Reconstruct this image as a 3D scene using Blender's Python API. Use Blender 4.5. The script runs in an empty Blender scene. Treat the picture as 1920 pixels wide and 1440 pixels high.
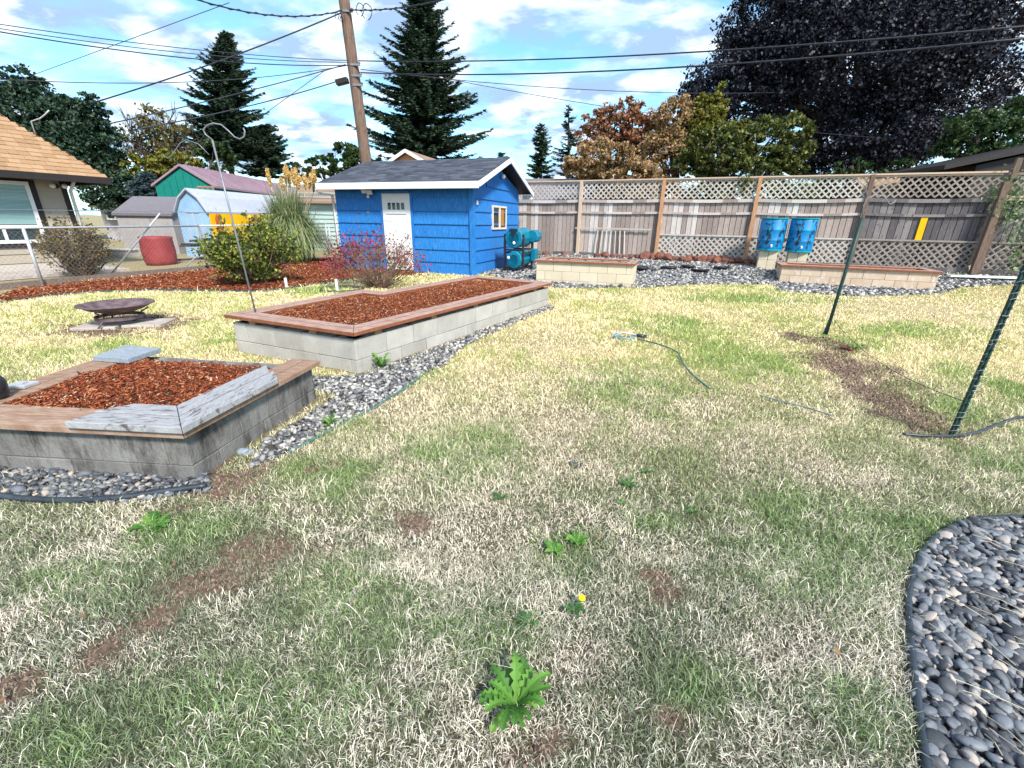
import bpy, math, random
import numpy as np
from mathutils import Vector, Matrix

C = bpy.context.scene
COL = C.collection
rad = math.radians
PI = math.pi

# ------------------------------------------------------------------ camera
F = 820.0; H = 1.42; PITCH = rad(20.4); ROLL = rad(0.9)
_R0 = (1, 0, 0); _U0 = (0, math.sin(PITCH), math.cos(PITCH)); _B = (0, -math.cos(PITCH), math.sin(PITCH))
_R = tuple(math.cos(ROLL)*_R0[i]+math.sin(ROLL)*_U0[i] for i in range(3))
_U = tuple(math.cos(ROLL)*_U0[i]-math.sin(ROLL)*_R0[i] for i in range(3))
cd = bpy.data.cameras.new("camera"); cam = bpy.data.objects.new("camera", cd); COL.objects.link(cam)
cd.sensor_width = 36; cd.lens = 36*F/1920; cd.clip_start = 0.05; cd.clip_end = 3000
cam.matrix_world = Matrix(((_R[0], _U[0], _B[0], 0), (_R[1], _U[1], _B[1], 0), (_R[2], _U[2], _B[2], H), (0, 0, 0, 1)))
C.camera = cam

# ------------------------------------------------------------------ light
SUN_AZ = rad(152)     # from +Y clockwise
SUN_EL = rad(44)
C.view_settings.view_transform = 'Standard'; C.view_settings.look = 'None'
C.view_settings.exposure = 1.22; C.view_settings.gamma = 1
w = bpy.data.worlds.new("World"); C.world = w; w.use_nodes = True
nt = w.node_tree; nt.nodes.clear()
def N(nt, t, **k):
    n = nt.nodes.new(t)
    for a, b in k.items(): setattr(n, a, b)
    return n
def L(nt, a, b): nt.links.new(a, b)
out = N(nt, 'ShaderNodeOutputWorld'); bg = N(nt, 'ShaderNodeBackground'); sky = N(nt, 'ShaderNodeTexSky', sky_type='NISHITA')
sky.sun_disc = False; sky.sun_elevation = SUN_EL; sky.sun_rotation = SUN_AZ; sky.altitude = 50; sky.air_density = 1.0; sky.dust_density = 0.4; sky.ozone_density = 1.5
bg.inputs[1].default_value = 0.11
tc = N(nt, 'ShaderNodeTexCoord'); sx = N(nt, 'ShaderNodeSeparateXYZ'); L(nt, tc.outputs['Generated'], sx.inputs[0])
def M2(op, a, b=None):
    n = N(nt, 'ShaderNodeMath', operation=op)
    for i, v in enumerate((a, b)):
        if v is None: continue
        if hasattr(v, 'links'): L(nt, v, n.inputs[i])
        else: n.inputs[i].default_value = v
    return n.outputs[0]
zz = M2('ADD', M2('MAXIMUM', sx.outputs[2], 0.0), 0.16)
cx = N(nt, 'ShaderNodeCombineXYZ'); L(nt, M2('DIVIDE', sx.outputs[0], zz), cx.inputs[0]); L(nt, M2('DIVIDE', sx.outputs[1], zz), cx.inputs[1])
def cloud(scale, lo, hi, off, detail=9, dist=0.4):
    mp = N(nt, 'ShaderNodeMapping'); mp.inputs['Location'].default_value = off; mp.inputs['Rotation'].default_value = (0, 0, 0.5); mp.inputs['Scale'].default_value = (1, 1.25, 1)
    L(nt, cx.outputs[0], mp.inputs[0])
    no = N(nt, 'ShaderNodeTexNoise'); no.inputs['Scale'].default_value = scale; no.inputs['Detail'].default_value = detail
    no.inputs['Roughness'].default_value = 0.56; no.inputs['Distortion'].default_value = dist; L(nt, mp.outputs[0], no.inputs['Vector'])
    r = N(nt, 'ShaderNodeMapRange', interpolation_type='SMOOTHSTEP'); r.inputs[1].default_value = lo; r.inputs[2].default_value = hi
    L(nt, no.outputs[0], r.inputs[0]); return r.outputs[0], no.outputs[0]
c1, n1 = cloud(1.5, 0.36, 0.60, (3.3, 1.2, 0))
c2, n2 = cloud(3.2, 0.36, 0.66, (7.1, 4.2, 0), dist=0.2)
cr = N(nt, 'ShaderNodeValToRGB'); cr.color_ramp.elements[0].color = (1.9, 2.75, 4.0, 1); cr.color_ramp.elements[1].color = (5.2, 5.6, 5.95, 1)
cr.color_ramp.elements[0].position = 0.15; cr.color_ramp.elements[1].position = 0.85
L(nt, c2, cr.inputs[0])
tint = N(nt, 'ShaderNodeMix', data_type='RGBA', blend_type='MULTIPLY'); tint.inputs[0].default_value = 1.0
tint.inputs[7].default_value = (0.72, 1.1, 1.2, 1); L(nt, sky.outputs[0], tint.inputs[6])
mx = N(nt, 'ShaderNodeMix', data_type='RGBA'); L(nt, c1, mx.inputs[0]); L(nt, tint.outputs[2], mx.inputs[6]); L(nt, cr.outputs[0], mx.inputs[7])
L(nt, mx.outputs[2], bg.inputs[0]); L(nt, bg.outputs[0], out.inputs[0])
sd = bpy.data.lights.new("sun", 'SUN'); sd.energy = 2.8; sd.angle = rad(9); sd.color = (1.0, 0.95, 0.87)
so = bpy.data.objects.new("sun", sd); COL.objects.link(so)
sdir = Vector((math.sin(SUN_AZ)*math.cos(SUN_EL), math.cos(SUN_AZ)*math.cos(SUN_EL), math.sin(SUN_EL)))
so.rotation_euler = sdir.to_track_quat('Z', 'Y').to_euler(); so.location = (0, -5, 20)

# ------------------------------------------------------------------ ground shape and survey helpers
FX0, FY0, FDX, FDY = 2.066, 14.822, 2.232, -0.985        # fence line: first post and step to the next
FU = (FDX/2.44, FDY/2.44); FN = (-FU[1], FU[0])           # along, and away from the lawn
FN = (0.4037, 0.9148)
def sm(t):
    t = np.clip(t, 0, 1); return t*t*(3-2*t)
def gz(x, y):
    x = np.asarray(x, float); y = np.asarray(y, float)
    df = -((x-FX0)*FN[0]+(y-FY0)*FN[1])
    return 0.01*np.clip(y, 0, 18)+0.26*sm((2.6-df)/2.4)*sm((x+0.2)/1.4)
def ray(px, py):
    x = (px-960)/F; y = -(py-720)/F
    return tuple(_R[i]*x+_U[i]*y-_B[i] for i in range(3))
def G(px, py, off=0.0):
    d = ray(px, py); z = 0.1
    for _ in range(30):
        t = (z+off-H)/d[2]; z = 0.6*z+0.4*float(gz(d[0]*t, d[1]*t))
    return Vector((d[0]*t, d[1]*t, z+off))
def AY(px, py, Y):
    d = ray(px, py); t = Y/d[1]; return Vector((d[0]*t, Y, H+d[2]*t))
def AZ(px, py, z):
    d = ray(px, py); t = (z-H)/d[2]; return Vector((d[0]*t, d[1]*t, z))
def UP(b, py):
    c = -(py-720)/F; k = [_U[i]+c*_B[i] for i in range(3)]
    return H-(k[0]*b[0]+k[1]*b[1])/k[2]
def WALL(px, py, P, D):        # pixel -> distance along a wall through P with heading D, and height
    d = ray(px, py); det = D[0]*(-d[1])+d[0]*D[1]
    s = (-P[0]*(-d[1])-d[0]*P[1])/det; t = (D[0]*(-P[1])+P[0]*D[1])/det
    return s, H+d[2]*t

# ------------------------------------------------------------------ object helpers
def tag(o, label=None, cat=None, group=None, kind=None):
    if label: o['label'] = label
    if cat: o['category'] = cat
    if group: o['group'] = group
    if kind: o['kind'] = kind
    return o
def empty(name, loc, label, cat, group=None, rz=0):
    o = bpy.data.objects.new(name, None); COL.objects.link(o); o.location = loc; o.rotation_euler = (0, 0, rz); o.empty_display_size = 0.2
    return tag(o, label, cat, group)
def link(name, me, mat, parent=None, world=True):
    o = bpy.data.objects.new(name, me); COL.objects.link(o)
    for m in (mat if isinstance(mat, (list, tuple)) else [mat]): me.materials.append(m)
    if parent is not None:
        o.parent = parent
        if world:           # vertices are given in world coordinates
            mt = Matrix.Identity(4); p = parent; 
            while p is not None:
                mt = Matrix.Translation(p.location) @ p.rotation_euler.to_matrix().to_4x4() @ mt if p.type == 'EMPTY' else mt
                p = p.parent
            me.transform(mt.inverted())
    return o
class MB:
    def __init__(s): s.v = []; s.f = []; s.mi = []
    def add(s, vs, fs, mi=0):
        b = len(s.v); s.v += [tuple(v) for v in vs]; s.f += [tuple(b+i for i in f) for f in fs]; s.mi += [mi]*len(fs); return s
    def box(s, c, size, ax=None, mi=0):      # ax = (X,Y,Z) axes
        X, Y, Z = ax if ax else (Vector((1,0,0)), Vector((0,1,0)), Vector((0,0,1)))
        c = Vector(c); hx, hy, hz = [q/2 for q in size]
        vs = [c+X*a*hx+Y*b*hy+Z*d*hz for a in (-1,1) for b in (-1,1) for d in (-1,1)]
        return s.add(vs, [(0,1,3,2),(4,6,7,5),(0,4,5,1),(2,3,7,6),(0,2,6,4),(1,5,7,3)], mi)
    def bar(s, a, b, w, t, up=(0,0,1), mi=0):
        a = Vector(a); b = Vector(b); X = (b-a); l = X.length; X = X/l
        Y = Vector(up).cross(X)
        if Y.length < 1e-4: Y = Vector((0,1,0)).cross(X)
        Y.normalize(); Z = X.cross(Y)
        return s.box((a+b)/2, (l, w, t), (X, Y, Z), mi)
    def prism(s, poly, z0, z1, mi=0):        # poly CCW list of xy
        n = len(poly); vs = [(p[0], p[1], z0) for p in poly]+[(p[0], p[1], z1) for p in poly]
        return s.add(vs, [tuple(range(n-1, -1, -1)), tuple(range(n, 2*n))]+[(i, (i+1) % n, n+(i+1) % n, n+i) for i in range(n)], mi)
    def hull2(s, A, B, mi=0):                # two matching loops of 3d points
        n = len(A); return s.add(list(A)+list(B), [tuple(range(n-1, -1, -1)), tuple(range(n, 2*n))]+[(i, (i+1) % n, n+(i+1) % n, n+i) for i in range(n)], mi)
    def tube(s, pts, r, n=6, mi=0, cap=True):
        pts = [Vector(p) for p in pts]; rs = r if isinstance(r, (list, tuple)) else [r]*len(pts); b = len(s.v); fs = []
        up = Vector((0, 0, 1)); prev = None
        for i, p in enumerate(pts):
            d = (pts[min(i+1, len(pts)-1)]-pts[max(i-1, 0)]).normalized()
            if prev is None:
                a = up.cross(d)
                if a.length < 0.05: a = Vector((1, 0, 0)).cross(d)
            else: a = prev-d*prev.dot(d)
            a.normalize(); prev = a; c = d.cross(a)
            for k in range(n):
                t = 2*PI*k/n; s.v.append(tuple(p+(a*math.cos(t)+c*math.sin(t))*rs[i]))
        for i in range(len(pts)-1):
            for k in range(n):
                fs.append((b+i*n+k, b+i*n+(k+1) % n, b+(i+1)*n+(k+1) % n, b+(i+1)*n+k))
        if cap: fs.append(tuple(b+k for k in range(n-1, -1, -1))); e = b+(len(pts)-1)*n; fs.append(tuple(e+k for k in range(n)))
        s.f += fs; s.mi += [mi]*len(fs); return s
    def lathe(s, prof, c=(0, 0, 0), n=24, mi=0, ax=None, cap=True):
        X, Y, Z = ax if ax else (Vector((1,0,0)), Vector((0,1,0)), Vector((0,0,1)))
        c = Vector(c); b = len(s.v); fs = []
        for r, z in prof:
            for k in range(n):
                t = 2*PI*k/n; s.v.append(tuple(c+X*r*math.cos(t)+Y*r*math.sin(t)+Z*z))
        for i in range(len(prof)-1):
            for k in range(n): fs.append((b+i*n+k, b+i*n+(k+1) % n, b+(i+1)*n+(k+1) % n, b+(i+1)*n+k))
        if cap: fs.append(tuple(b+k for k in range(n-1, -1, -1))); e = b+(len(prof)-1)*n; fs.append(tuple(e+k for k in range(n)))
        s.f += fs; s.mi += [mi]*len(fs); return s
    def build(s, name, mat, parent=None, smooth=False, bevel=0, world=True):
        me = bpy.data.meshes.new(name); me.from_pydata(s.v, [], s.f); me.update()
        if isinstance(mat, (list, tuple)): me.polygons.foreach_set('material_index', s.mi)
        if smooth: me.polygons.foreach_set('use_smooth', [True]*len(me.polygons))
        o = link(name, me, mat, parent, world)
        if bevel:
            m = o.modifiers.new('bevel', 'BEVEL'); m.width = bevel; m.segments = 2; m.limit_method = 'ANGLE'
        return o
def npmesh(name, V, Fa, mat, parent=None, smooth=False, col=None, world=True):
    me = bpy.data.meshes.new(name); V = np.asarray(V, np.float32); Fa = np.asarray(Fa, np.int32); k = Fa.shape[1]
    me.vertices.add(len(V)); me.vertices.foreach_set('co', V.ravel())
    me.loops.add(Fa.size); me.loops.foreach_set('vertex_index', Fa.ravel())
    me.polygons.add(len(Fa)); me.polygons.foreach_set('loop_start', np.arange(0, Fa.size, k, dtype=np.int32))
    try: me.polygons.foreach_set('loop_total', np.full(len(Fa), k, np.int32))
    except Exception: pass
    if smooth: me.polygons.foreach_set('use_smooth', np.ones(len(Fa), bool))
    if col is not None:
        ca = me.color_attributes.new('tint', 'FLOAT_COLOR', 'POINT'); c4 = np.ones((len(V), 4), np.float32); c4[:, :3] = col; ca.data.foreach_set('color', c4.ravel())
    me.update(calc_edges=True); me.validate()
    return link(name, me, mat, parent, world)
rng = np.random.default_rng(7); random.seed(7)
def rotmats(n, full=True, tilt=0.4):
    if full:
        q = rng.normal(size=(n, 4))
    else:
        yaw = rng.uniform(0, 2*PI, n); t = rng.normal(0, tilt, (n, 2))
        q = np.stack([np.cos(yaw/2), t[:, 0]*0.5, t[:, 1]*0.5, np.sin(yaw/2)], 1)
    q /= np.linalg.norm(q, axis=1, keepdims=True); a, b, c, d = q.T
    return np.stack([np.stack([1-2*(c*c+d*d), 2*(b*c-a*d), 2*(b*d+a*c)], 1), np.stack([2*(b*c+a*d), 1-2*(b*b+d*d), 2*(c*d-a*b)], 1), np.stack([2*(b*d-a*c), 2*(c*d+a*b), 1-2*(b*b+c*c)], 1)], 1)
def scatter(V, Fa, P, Rm, S):           # template, positions (n,3), rotations (n,3,3), scales (n,3)
    n = len(P); V = np.asarray(V, float); Fa = np.asarray(Fa)
    W = np.einsum('nij,nkj->nki', Rm, V[None]*S[:, None, :])+P[:, None, :]
    idx = Fa[None]+(np.arange(n)*len(V))[:, None, None]
    return W.reshape(-1, 3), idx.reshape(-1, Fa.shape[1])
def inpoly(x, y, poly):
    r = np.zeros(len(x), bool); n = len(poly); j = n-1
    for i in range(n):
        xi, yi = poly[i][0], poly[i][1]; xj, yj = poly[j][0], poly[j][1]
        c = ((yi > y) != (yj > y)) & (x < (xj-xi)*(y-yi)/((yj-yi) if yj != yi else 1e-9)+xi); r ^= c; j = i
    return r
def randin(poly, dens):
    xs = [p[0] for p in poly]; ys = [p[1] for p in poly]; A = (max(xs)-min(xs))*(max(ys)-min(ys)); n = int(A*dens)
    x = rng.uniform(min(xs), max(xs), n); y = rng.uniform(min(ys), max(ys), n); m = inpoly(x, y, poly); return x[m], y[m]
_h = rng.uniform(size=(256, 256))
def vnoise(x, y, s):
    x = np.asarray(x)*s+100.3; y = np.asarray(y)*s+77.7; xi = np.floor(x).astype(int); yi = np.floor(y).astype(int); fx = x-xi; fy = y-yi
    fx = fx*fx*(3-2*fx); fy = fy*fy*(3-2*fy); h = lambda a, b: _h[a & 255, b & 255]
    return (h(xi, yi)*(1-fx)+h(xi+1, yi)*fx)*(1-fy)+(h(xi, yi+1)*(1-fx)+h(xi+1, yi+1)*fx)*fy
def fbm(x, y, s): return (vnoise(x, y, s)+0.5*vnoise(x, y, s*2.1)+0.25*vnoise(x, y, s*4.3)+0.12*vnoise(x, y, s*8.7))/1.87
def offset(poly, d):                    # inward for CCW polygons
    n = len(poly); o = []
    for i in range(n):
        a = Vector(poly[i-1][:2]); b = Vector(poly[i][:2]); c = Vector(poly[(i+1) % n][:2])
        e1 = (b-a).normalized(); e2 = (c-b).normalized(); n1 = Vector((-e1.y, e1.x)); n2 = Vector((-e2.y, e2.x))
        k = 1+n1.dot(n2); o.append(b+(n1+n2)*(d/max(k, 0.25)))
    return o
def ico(sub):
    import bmesh
    b = bmesh.new(); bmesh.ops.create_icosphere(b, subdivisions=sub, radius=1); b.verts.ensure_lookup_table()
    V = np.array([v.co[:] for v in b.verts]); Fa = np.array([[v.index for v in f.verts] for f in b.faces]); b.free(); return V, Fa

# ------------------------------------------------------------------ materials
MATS = {}
def mat(name, cols, src='island', nscale=6, stretch=(1, 1, 1), nmix=0.5, rough=0.85, bump=0.0, bscale=None, spec=0.3, metal=0.0, attr=False, detail=5, trans=0.0, dirt=None, coord='Object'):
    if name in MATS: return MATS[name]
    m = bpy.data.materials.new(name); m.use_nodes = True; t = m.node_tree; p = t.nodes['Principled BSDF']
    p.inputs['Roughness'].default_value = rough; p.inputs['Specular IOR Level'].default_value = spec; p.inputs['Metallic'].default_value = metal
    if trans: p.inputs['Subsurface Weight'].default_value = 0
    tcn = N(t, 'ShaderNodeTexCoord'); mp = N(t, 'ShaderNodeMapping'); mp.inputs['Scale'].default_value = stretch; L(t, tcn.outputs[coord], mp.inputs[0])
    no = N(t, 'ShaderNodeTexNoise'); no.inputs['Scale'].default_value = nscale; no.inputs['Detail'].default_value = detail; no.inputs['Roughness'].default_value = 0.62; L(t, mp.outputs[0], no.inputs['Vector'])
    st = N(t, 'ShaderNodeMapRange'); st.inputs[1].default_value = 0.28; st.inputs[2].default_value = 0.72; L(t, no.outputs[0], st.inputs[0])
    fac = st.outputs[0]
    if src in ('island', 'both'):
        ge = N(t, 'ShaderNodeNewGeometry'); isl = ge.outputs['Random Per Island']
        if src == 'both':
            mm = N(t, 'ShaderNodeMix'); mm.inputs[0].default_value = nmix; L(t, isl, mm.inputs[2]); L(t, st.outputs[0], mm.inputs[3]); fac = mm.outputs[0]
        else: fac = isl
    r = N(t, 'ShaderNodeValToRGB'); e = r.color_ramp.elements
    cols = [(i/(max(len(cols)-1, 1)), c) for i, c in enumerate(cols)] if len(cols[0]) == 3 else cols
    e[0].position = cols[0][0]; e[0].color = (*cols[0][1], 1)
    if len(cols) == 1: e[1].color = (*cols[0][1], 1)
    else: e[1].position = cols[-1][0]; e[1].color = (*cols[-1][1], 1)
    for ps, c in cols[1:-1]:
        q = e.new(ps); q.color = (*c, 1)
    L(t, fac, r.inputs[0]); colout = r.outputs[0]
    if attr:
        at = N(t, 'ShaderNodeAttribute', attribute_name='tint'); mu = N(t, 'ShaderNodeMix', data_type='RGBA', blend_type='MULTIPLY'); mu.inputs[0].default_value = 1
        L(t, at.outputs['Color'], mu.inputs[6]); L(t, colout, mu.inputs[7]); colout = mu.outputs[2]
    if dirt:           # (colour, scale, lo, hi, stretch)
        mp2 = N(t, 'ShaderNodeMapping'); mp2.inputs['Scale'].default_value = dirt[4]; L(t, tcn.outputs[coord], mp2.inputs[0])
        n2_ = N(t, 'ShaderNodeTexNoise'); n2_.inputs['Scale'].default_value = dirt[1]; n2_.inputs['Detail'].default_value = 8; n2_.inputs['Roughness'].default_value = 0.7; L(t, mp2.outputs[0], n2_.inputs['Vector'])
        mr = N(t, 'ShaderNodeMapRange', interpolation_type='SMOOTHSTEP'); mr.inputs[1].default_value = dirt[2]; mr.inputs[2].default_value = dirt[3]; L(t, n2_.outputs[0], mr.inputs[0])
        md = N(t, 'ShaderNodeMix', data_type='RGBA'); L(t, mr.outputs[0], md.inputs[0]); L(t, colout, md.inputs[6]); md.inputs[7].default_value = (*dirt[0], 1); colout = md.outputs[2]
    L(t, colout, p.inputs['Base Color'])
    if bump:
        bn = N(t, 'ShaderNodeBump'); bn.inputs['Strength'].default_value = bump; bn.inputs['Distance'].default_value = 0.02
        if bscale:
            nb = N(t, 'ShaderNodeTexNoise'); nb.inputs['Scale'].default_value = bscale; nb.inputs['Detail'].default_value = 4; L(t, mp.outputs[0], nb.inputs['Vector']); L(t, nb.outputs[0], bn.inputs['Height'])
        else: L(t, no.outputs[0], bn.inputs['Height'])
        L(t, bn.outputs[0], p.inputs['Normal'])
    if trans:
        tr = N(t, 'ShaderNodeBsdfTranslucent'); L(t, colout, tr.inputs[0]); ms = N(t, 'ShaderNodeMixShader'); ms.inputs[0].default_value = trans
        o = t.nodes['Material Output']; L(t, p.outputs[0], ms.inputs[1]); L(t, tr.outputs[0], ms.inputs[2]); L(t, ms.outputs[0], o.inputs[0])
    MATS[name] = m; return m
M_blue = mat('blue_siding', [(0.010, 0.115, 0.40), (0.017, 0.165, 0.50), (0.03, 0.23, 0.58)], 'both', 5, (6, 6, 1), 0.75, 0.55, 0.25, 14, dirt=((0.08, 0.34, 0.66), 9, 0.50, 0.76, (5, 5, 0.6)))
M_white = mat('white_paint', [(0.72, 0.72, 0.70), (0.82, 0.82, 0.80)], 'both', 7, nmix=0.6, rough=0.5, bump=0.05)
M_fascia = mat('white_fascia', [(0.66, 0.66, 0.63), (0.82, 0.82, 0.79)], 'both', 9, (1, 1, 1), 0.7, 0.55, 0.1, dirt=((0.38, 0.37, 0.34), 14, 0.62, 0.76, (1, 1, 1)))
M_shingle = mat('slate_shingle', [(0.035, 0.042, 0.06), (0.075, 0.085, 0.11), (0.14, 0.15, 0.18)], 'both', 60, nmix=0.4, rough=0.95, bump=0.3, bscale=220)
M_tanshingle = mat('tan_shingle', [(0.24, 0.135, 0.07), (0.36, 0.22, 0.12), (0.46, 0.30, 0.18)], 'both', 60, nmix=0.55, rough=0.95, bump=0.3, bscale=160)
M_brownroof = mat('brown_roof', [(0.20, 0.13, 0.09), (0.33, 0.23, 0.17)], 'both', 20, nmix=0.6, rough=0.95, bump=0.2)
M_greyroof = mat('grey_roof', [(0.11, 0.10, 0.12), (0.22, 0.20, 0.22)], 'both', 20, nmix=0.6, rough=0.95, bump=0.2)
M_darktrim = mat('dark_trim', [(0.018, 0.013, 0.013), (0.035, 0.027, 0.026)], 'both', 9, rough=0.6)
M_beige = mat('beige_siding', [(0.36, 0.31, 0.24), (0.44, 0.38, 0.30)], 'both', 8, (1, 1, 6), 0.6, 0.8, 0.1)
M_glass = mat('window_glass', [(0.02, 0.03, 0.035), (0.05, 0.07, 0.08)], 'noise', 3, rough=0.05, spec=0.9)
M_glass_d = mat('dark_glass', [(0.008, 0.008, 0.01), (0.02, 0.02, 0.022)], 'noise', 3, rough=0.06, spec=0.9)
M_blind = mat('window_blind', [(0.20, 0.36, 0.36), (0.30, 0.46, 0.45)], 'island', 5, rough=0.35, spec=0.6)
M_fence = mat('weathered_board', [(0.17, 0.12, 0.105), (0.42, 0.34, 0.30), (0.74, 0.68, 0.64)], 'both', 9, (7, 7, 0.8), 0.30, 0.9, 0.3, 40, dirt=((0.05, 0.035, 0.03), 5, 0.60, 0.74, (4, 4, 1.2)))
M_fence_d = mat('dark_weathered_board', [(0.05, 0.045, 0.05), (0.14, 0.125, 0.13), (0.32, 0.28, 0.27)], 'both', 9, (7, 7, 0.8), 0.35, 0.9, 0.3, 40, dirt=((0.03, 0.025, 0.025), 4, 0.55, 0.7, (4, 4, 1)))
M_post = mat('orange_post', [(0.42, 0.20, 0.10), (0.58, 0.33, 0.19)], 'noise', 9, (6, 6, 0.7), rough=0.85, bump=0.2)
M_post_e = mat('tan_post', [(0.50, 0.36, 0.26), (0.64, 0.50, 0.38)], 'noise', 9, (6, 6, 0.7), rough=0.85, bump=0.2)
M_post_d = mat('dark_post', [(0.10, 0.065, 0.05), (0.24, 0.17, 0.13)], 'noise', 9, (6, 6, 0.7), rough=0.9, bump=0.3)
M_lattice = mat('lattice_slat', [(0.40, 0.36, 0.32), (0.62, 0.57, 0.52)], 'both', 12, nmix=0.4, rough=0.85)
M_lattice_d = mat('dark_lattice_slat', [(0.20, 0.165, 0.14), (0.36, 0.31, 0.27)], 'both', 12, nmix=0.4, rough=0.9)
M_block = mat('concrete_block', [(0.30, 0.28, 0.25), (0.41, 0.39, 0.355), (0.52, 0.495, 0.455)], 'both', 5, nmix=0.5, rough=0.95, bump=0.35, bscale=90, dirt=((0.24, 0.21, 0.17), 3.0, 0.56, 0.8, (1, 1, 0.6)))
M_block_d = mat('stained_concrete_block', [(0.12, 0.115, 0.11), (0.20, 0.19, 0.178), (0.31, 0.30, 0.28)], 'both', 4, (1, 1, 0.5), 0.65, 0.95, 0.35, 90, dirt=((0.04, 0.034, 0.032), 3.4, 0.45, 0.68, (1.6, 1.6, 0.5)))
M_block_t = mat('tan_block', [(0.56, 0.47, 0.34), (0.68, 0.60, 0.46)], 'both', 5, nmix=0.5, rough=0.95, bump=0.3, bscale=70, dirt=((0.38, 0.27, 0.16), 5, 0.60, 0.76, (2, 2, 0.5)))
M_block_o = mat('orange_tan_block', [(0.50, 0.36, 0.26), (0.64, 0.50, 0.38)], 'both', 5, nmix=0.5, rough=0.95, bump=0.3, bscale=70, dirt=((0.66, 0.60, 0.50), 6, 0.5, 0.7, (2, 2, 1)))
M_mortar = mat('joint', [(0.10, 0.095, 0.085), (0.16, 0.15, 0.13)], 'noise', 20, rough=1)
M_cap = mat('redwood_cap', [(0.22, 0.12, 0.09), (0.38, 0.25, 0.20), (0.54, 0.42, 0.37)], 'both', 9, (1.4, 1.4, 1), 0.6, 0.75, 0.2, 30, dirt=((0.12, 0.05, 0.03), 16, 0.62, 0.72, (1, 1, 1)))
M_capedge = mat('redwood_cut', [(0.17, 0.055, 0.025), (0.30, 0.11, 0.055)], 'noise', 20, rough=0.7)
M_captan = mat('tan_cap', [(0.19, 0.105, 0.065), (0.30, 0.19, 0.13), (0.42, 0.31, 0.24)], 'both', 7, (1.5, 5, 1), 0.75, 0.8, 0.2, 30, dirt=((0.15, 0.10, 0.06), 12, 0.62, 0.72, (1, 1, 1)))
M_capgrey = mat('peeling_grey_cap', [(0.22, 0.22, 0.225), (0.34, 0.34, 0.35), (0.44, 0.435, 0.435)], 'both', 8, (2, 12, 1), 0.8, 0.8, 0.3, 40, dirt=((0.11, 0.09, 0.085), 12, 0.53, 0.64, (0.8, 4, 1)))
M_capgrey2 = mat('peeling_grey_cap_side', [(0.22, 0.22, 0.225), (0.34, 0.34, 0.35), (0.44, 0.435, 0.435)], 'both', 8, (12, 2, 1), 0.8, 0.8, 0.3, 40, dirt=((0.11, 0.09, 0.085), 12, 0.53, 0.64, (4, 0.8, 1)))
M_shim = mat('wood_shim', [(0.25, 0.15, 0.09), (0.4, 0.27, 0.18)], 'island', rough=0.9)
M_mulch = mat('red_mulch', [(0, (0.06, 0.012, 0.004)), (0.4, (0.22, 0.045, 0.014)), (0.75, (0.38, 0.095, 0.03)), (0.93, (0.48, 0.20, 0.09)), (1, (0.70, 0.52, 0.38))], 'island', rough=0.85)
M_mulchbase = mat('mulch_soil', [(0.07, 0.02, 0.010), (0.18, 0.05, 0.02)], 'noise', 30, rough=1, bump=0.5)
M_soil = mat('dark_soil', [(0.05, 0.025, 0.015), (0.12, 0.06, 0.035)], 'noise', 20, rough=1, bump=0.5)
M_stone = mat('river_stone', [(0, (0.028, 0.031, 0.038)), (0.35, (0.085, 0.09, 0.10)), (0.62, (0.15, 0.165, 0.19)), (0.78, (0.22, 0.225, 0.23)), (0.90, (0.40, 0.34, 0.29)), (1, (0.66, 0.56, 0.48))], 'both', 14, nmix=0.12, rough=0.6, bump=0.12, bscale=90, spec=0.4)
M_gravel = mat('pale_gravel', [(0, (0.04, 0.042, 0.048)), (0.4, (0.14, 0.14, 0.145)), (0.75, (0.32, 0.31, 0.295)), (1, (0.58, 0.54, 0.49))], 'island', rough=0.7)
M_lava = mat('lava_rock', [(0.07, 0.025, 0.018), (0.17, 0.065, 0.045), (0.28, 0.13, 0.09)], 'both', 9, nmix=0.8, rough=1, bump=0.8, bscale=25)
M_plastic = mat('black_plastic', [(0.012, 0.014, 0.018), (0.03, 0.034, 0.04)], 'noise', 8, rough=0.35, spec=0.5)
M_edge = mat('black_edging', [(0.015, 0.02, 0.028), (0.045, 0.06, 0.075)], 'noise', 12, rough=0.4, spec=0.5)
M_steel = mat('grey_steel', [(0.16, 0.17, 0.19), (0.28, 0.29, 0.31)], 'noise', 12, rough=0.4, metal=0.3)
M_galv = mat('galvanised', [(0.42, 0.43, 0.45), (0.58, 0.59, 0.60)], 'noise', 20, rough=0.45, metal=0.3)
M_dkgreen = mat('dark_green_metal', [(0.012, 0.035, 0.032), (0.03, 0.07, 0.06)], 'noise', 30, rough=0.45, dirt=((0.30, 0.32, 0.30), 70, 0.68, 0.74, (1, 1, 1)))
M_teal = mat('teal_plastic', [(0.0, 0.15, 0.24), (0.004, 0.21, 0.32)], 'noise', 4, rough=0.4, spec=0.5)
M_cyan = mat('cyan_barrel', [(0.0, 0.17, 0.44), (0.0, 0.24, 0.54)], 'noise', 4, rough=0.45, spec=0.5, dirt=((0.008, 0.02, 0.03), 5, 0.52, 0.60, (1.6, 1.6, 0.8)))
M_barrelrim = mat('barrel_rim', [(0.0, 0.25, 0.30), (0.0, 0.34, 0.38)], 'noise', 4, rough=0.5)
M_firepit = mat('rusty_iron', [(0.05, 0.035, 0.04), (0.15, 0.10, 0.11), (0.25, 0.19, 0.20)], 'noise', 8, rough=0.75, bump=0.2, metal=0.3)
M_slab = mat('concrete_slab', [(0.32, 0.27, 0.24), (0.52, 0.46, 0.42)], 'noise', 7, rough=0.95, bump=0.3)
M_paver = mat('grey_paver', [(0.20, 0.23, 0.26), (0.32, 0.36, 0.40)], 'noise', 40, rough=0.95, bump=0.4)
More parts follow.
